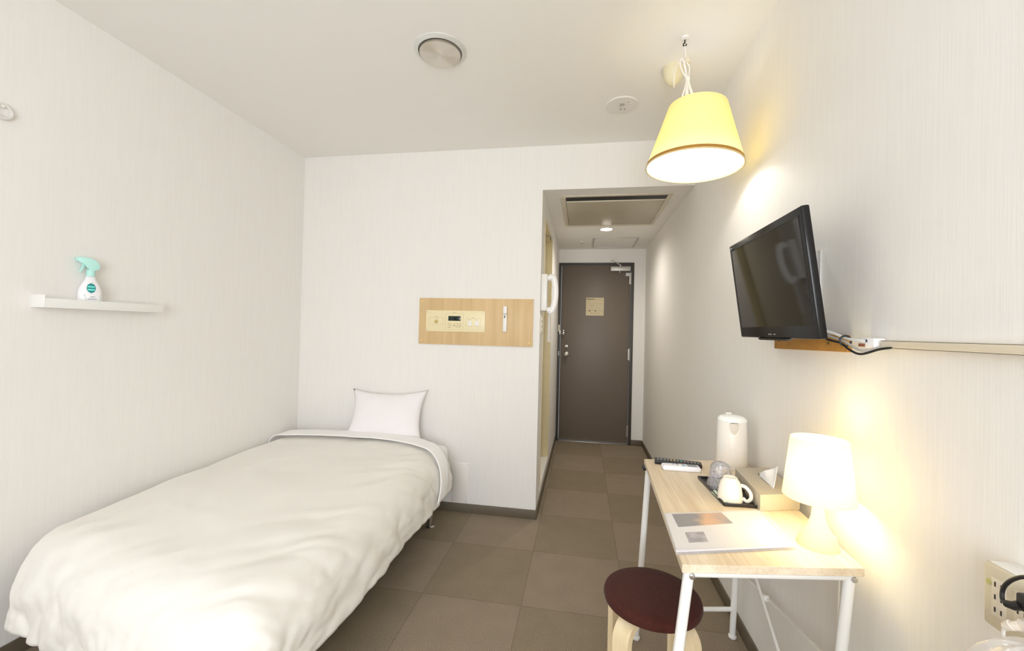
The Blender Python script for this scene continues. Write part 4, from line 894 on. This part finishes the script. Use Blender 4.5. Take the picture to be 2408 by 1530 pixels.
# ---- remotes
rm = thing('television_remote', 'black television remote with rows of buttons on the desk', 'remote control', (0.372, 1.694, ZT), (0, 0, R(-8)))
MB().box(-0.084, 0.084, -0.021, 0.021, 0.0, 0.016, 0.004).build('body', BLACKM, rm)
b = MB(); g = MB(); y_ = MB()
for i in range(13):
    for j in range(3):
        x = -0.072 + i * 0.012; yy = -0.012 + j * 0.012
        tgt = y_ if (i in (4, 5) and j == 1) else (g if i == 7 else b)
        tgt.box(x - 0.0038, x + 0.0038, yy - 0.0035, yy + 0.0035, 0.0155, 0.0178, 0.0008)
b.build('buttons', mat('grey_buttons', rgb(120, 118, 118), 0.4), rm); lab(g.build('colour_buttons', mat('teal_buttons', rgb(70, 130, 120), 0.4), rm), 'teal buttons'); lab(y_.build('yellow_buttons', mat('ochre_buttons', rgb(190, 160, 80), 0.4), rm), 'ochre buttons')
ar = thing('air_conditioner_remote', 'white air conditioner remote lying before the black remote', 'remote control', (0.369, 1.632, ZT), (0, 0, R(1)))
MB().box(-0.067, 0.067, -0.022, 0.022, 0.0, 0.019, 0.008, 4).build('body', mat('bluish_white_plastic', rgb(240, 240, 246), 0.3), ar)
lab(MB().box(0.022, 0.056, -0.014, 0.014, 0.0185, 0.0196, 0.001).build('display', mat('grey_lcd', rgb(142, 152, 156), 0.2), ar), 'grey screen')
b = MB()
for x, y in ((-0.012, 0.010), (-0.012, -0.002), (-0.026, 0.004)): b.lathe([(0.0028, 0.0185), (0.0028, 0.0200), (0, 0.0201)], 12, (x, y, 0))
b.build('small_buttons', mat('slate_buttons', rgb(110, 116, 126), 0.4), ar)
b = MB(); b.box(0.004, 0.014, -0.012, -0.005, 0.0185, 0.0200, 0.001); b.box(0.004, 0.014, 0.000, 0.006, 0.0185, 0.0200, 0.001)
lab(b.build('blue_buttons', mat('blue_buttons', rgb(108, 178, 196), 0.4), ar), 'pale blue buttons')
b = MB(); b.box(0.005, 0.013, 0.010, 0.015, 0.0185, 0.0200, 0.001); lab(b.build('red_button', mat('coral_button', rgb(226, 120, 104), 0.4), ar), 'coral button')

# ---- clear folder with papers
fo = thing('clear_folder', 'frosted clear folder with printed papers at the desk edge', 'folder', (0.370, 1.154, ZT))
FW, FHh = 0.150, 0.106
MB().box(-FW + 0.004, FW - 0.012, -FHh + 0.010, FHh - 0.004, 0.0015, 0.005).build('papers', mat('white_paper', rgb(244, 242, 240), 0.7), fo)
def photo_mat():
    m = bpy.data.materials.new('printed_photo'); m.use_nodes = True; nt = m.node_tree; b = nt.nodes['Principled BSDF']; b.inputs['Roughness'].default_value = 0.5
    tc = nt.nodes.new('ShaderNodeTexCoord'); n = nt.nodes.new('ShaderNodeTexNoise'); n.inputs['Scale'].default_value = 22; n.inputs['Detail'].default_value = 2
    nt.links.new(tc.outputs['Object'], n.inputs['Vector'])
    sp = nt.nodes.new('ShaderNodeSeparateXYZ'); nt.links.new(tc.outputs['Object'], sp.inputs[0])
    mr = nt.nodes.new('ShaderNodeMapRange'); mr.inputs['From Min'].default_value = -0.127; mr.inputs['From Max'].default_value = 0.036
    nt.links.new(sp.outputs['X'], mr.inputs['Value'])
    a1 = nt.nodes.new('ShaderNodeMath'); a1.operation = 'MULTIPLY_ADD'; a1.inputs[1].default_value = 0.5; nt.links.new(n.outputs['Fac'], a1.inputs[0]); nt.links.new(mr.outputs['Result'], a1.inputs[2])
    a2 = nt.nodes.new('ShaderNodeMath'); a2.operation = 'SUBTRACT'; a2.inputs[1].default_value = 0.25; nt.links.new(a1.outputs[0], a2.inputs[0])
    cr = nt.nodes.new('ShaderNodeValToRGB'); e = cr.color_ramp.elements
    e[0].position = 0.0; e[0].color = rgb(88, 82, 98); e[1].position = 1.0; e[1].color = rgb(120, 104, 104)
    for p_, c_ in ((0.38, rgb(96, 86, 92)), (0.62, rgb(240, 176, 86)), (0.78, rgb(206, 154, 100))):
        k_ = e.new(p_); k_.color = c_
    nt.links.new(a2.outputs[0], cr.inputs['Fac']); nt.links.new(cr.outputs['Color'], b.inputs['Base Color']); return m
MB().prism([(-0.127, 0.098), (0.020, 0.098), (0.034, 0.030), (-0.122, 0.020)], 0.005, 0.0053, 'Z').build('printed_photo', photo_mat(), fo, smooth=False)
MB().box(-0.110, -0.060, -0.062, -0.010, 0.005, 0.0053).build('small_printed_picture', mat('grey_print', rgb(168, 158, 164), 0.6, noise_scale=45, noise_amt=0.55), fo)
FROST = clear_mat('frosted_sleeve', (0.98, 0.98, 0.99, 1), 0.05, 0.16, hazecol=(0.95, 0.95, 0.96, 1), rough=0.25)
b = MB(); b.box(-FW, FW, -FHh, FHh, 0.0006, 0.0012); b.box(-FW, FW, -FHh, FHh, 0.0062, 0.0068); b.box(-FW, FW, -FHh, -FHh + 0.003, 0.0012, 0.0062)
b.build('sleeve', FROST, fo)
lab(MB().box(-FW, FW, -FHh, -FHh + 0.012, 0.0069, 0.0076, 0.0002).build('seam_strip', mat('white_seam_plastic', rgb(236, 232, 238), 0.25), fo), 'thicker white folded edge')

for ch in fo.children: ch.data.transform(Matrix(((0.955, 0.055, 0, 0), (0.285, 1.01, 0, 0), (0, 0, 1, 0), (0, 0, 0, 1))))

# ============================================================ STOOL
SX, SY = 0.2195, 1.298
st = thing('stool', 'round stool with dark brown padded seat and bentwood legs', 'stool', (SX, SY, 0), (0, 0, R(-9.6)))
SR = 0.139
MB().lathe([(0.125, 0.408), (0.136, 0.414), (SR, 0.425), (0.136, 0.435), (0.128, 0.440), (0.10, 0.4415), (0, 0.442)], 56).build('seat', mat('dark_brown_fabric', rgb(70, 32, 25), 0.8, sheen=0.05, spec=0.2, noise_scale=180, noise_amt=0.18, bump=0.25, bump_scale=320), st)
BENT = wood_mat('birch_bentwood', rgb(222, 200, 158), rgb(238, 220, 184), 2, 60)
for a in (-35, 55, 145, -125):
    # angle measured from the side that faces the window
    d = Vector((math.sin(R(a)), -math.cos(R(a)), 0)); s_ = Vector((d.y, -d.x, 0))
    pts = [d * 0.03 + Vector((0, 0, 0.396)), d * 0.082 + Vector((0, 0, 0.396))]
    for k in range(1, 9):
        an = k / 8 * PI / 2; pts.append(d * (0.082 + 0.050 * math.sin(an)) + Vector((0, 0, 0.396 - 0.052 * (1 - math.cos(an)))))
    pts += [d * 0.132 + Vector((0, 0, 0.20)), d * 0.132]
    MB().strip(pts, 0.052, 0.019, s_).build('leg', BENT, st, True, 30)

# ============================================================ LIGHT
def light(name, typ, loc, energy, col=(1, 1, 1), rot=(0, 0, 0), **k):
    l = bpy.data.lights.new(name, typ); l.energy = energy; l.color = col
    for a, v_ in k.items(): setattr(l, a, v_)
    o = bpy.data.objects.new(name, l); o.location = loc; o.rotation_euler = rot; COL.objects.link(o); return o
# daylight that falls in through the window behind the camera
light('window_daylight', 'AREA', ((WX0 + WX1) / 2, YF - 0.22, (WZ0 + WZ1) / 2), 62, (0.89, 0.932, 0.99), (R(90), 0, 0), shape='RECTANGLE', size=WX1 - WX0 + 0.3, size_y=WZ1 - WZ0 + 0.3)
# bulb of the pendant lamp, above its diffuser
light('pendant_bulb', 'POINT', (PX, PY, 1.872 + 0.115), 0.27, (1.0, 0.93, 0.74), shadow_soft_size=0.02)
light('pendant_added_spot', 'SPOT', (PX - 0.008, PY, 1.872 + 0.105), 3.2, (1.0, 0.97, 0.92), (0, 0, 0), spot_size=R(150), spot_blend=0.15, shadow_soft_size=0.03)  # extra spot added inside the shade to brighten the wall patch beside it
# bulb of the table lamp
light('table_lamp_bulb', 'POINT', (LX, LY, ZT + 0.17), 1.55, (1.0, 0.92, 0.60), shadow_soft_size=0.05)
# hallway downlight
light('downlight_lamp', 'SPOT', (0.19, 3.735, ZS - 0.02), 17, (1.0, 0.94, 0.84), (0, 0, 0), spot_size=R(165), spot_blend=1.0, shadow_soft_size=0.04)

w = bpy.data.worlds.new('sky'); sc.world = w; w.use_nodes = True
w.node_tree.nodes['Background'].inputs['Color'].default_value = (0.85, 0.92, 1.0, 1); w.node_tree.nodes['Background'].inputs['Strength'].default_value = 1.0

# ============================================================ CAMERA
cd = bpy.data.cameras.new('camera'); cam = bpy.data.objects.new('camera', cd); COL.objects.link(cam); sc.camera = cam
cd.sensor_fit = 'HORIZONTAL'; cd.sensor_width = 36.0; cd.lens = 983.47 / 2408 * 36.0; cd.clip_start = 0.02
yaw, pit, rol = R(9.5436), R(0.6765), R(1.3605)
F = Vector((-math.sin(yaw) * math.cos(pit), math.cos(yaw) * math.cos(pit), math.sin(pit)))
r0 = Vector((math.cos(yaw), math.sin(yaw), 0)); u0 = r0.cross(F)
Rv = math.cos(rol) * r0 + math.sin(rol) * u0; Uv = -math.sin(rol) * r0 + math.cos(rol) * u0
M = Matrix((Rv, Uv, -F)).transposed().to_4x4(); M.translation = Vector((0, 0, 1.2))
cam.matrix_world = M

sc.view_settings.view_transform = 'Standard'; sc.view_settings.look = 'None'; sc.view_settings.gamma = 1.0; sc.view_settings.use_curve_mapping = False
sc.view_settings.exposure = 0.69
sc.cycles.max_bounces = 12; sc.cycles.diffuse_bounces = 8; sc.cycles.transparent_max_bounces = 16
sc.cycles.use_denoising = True
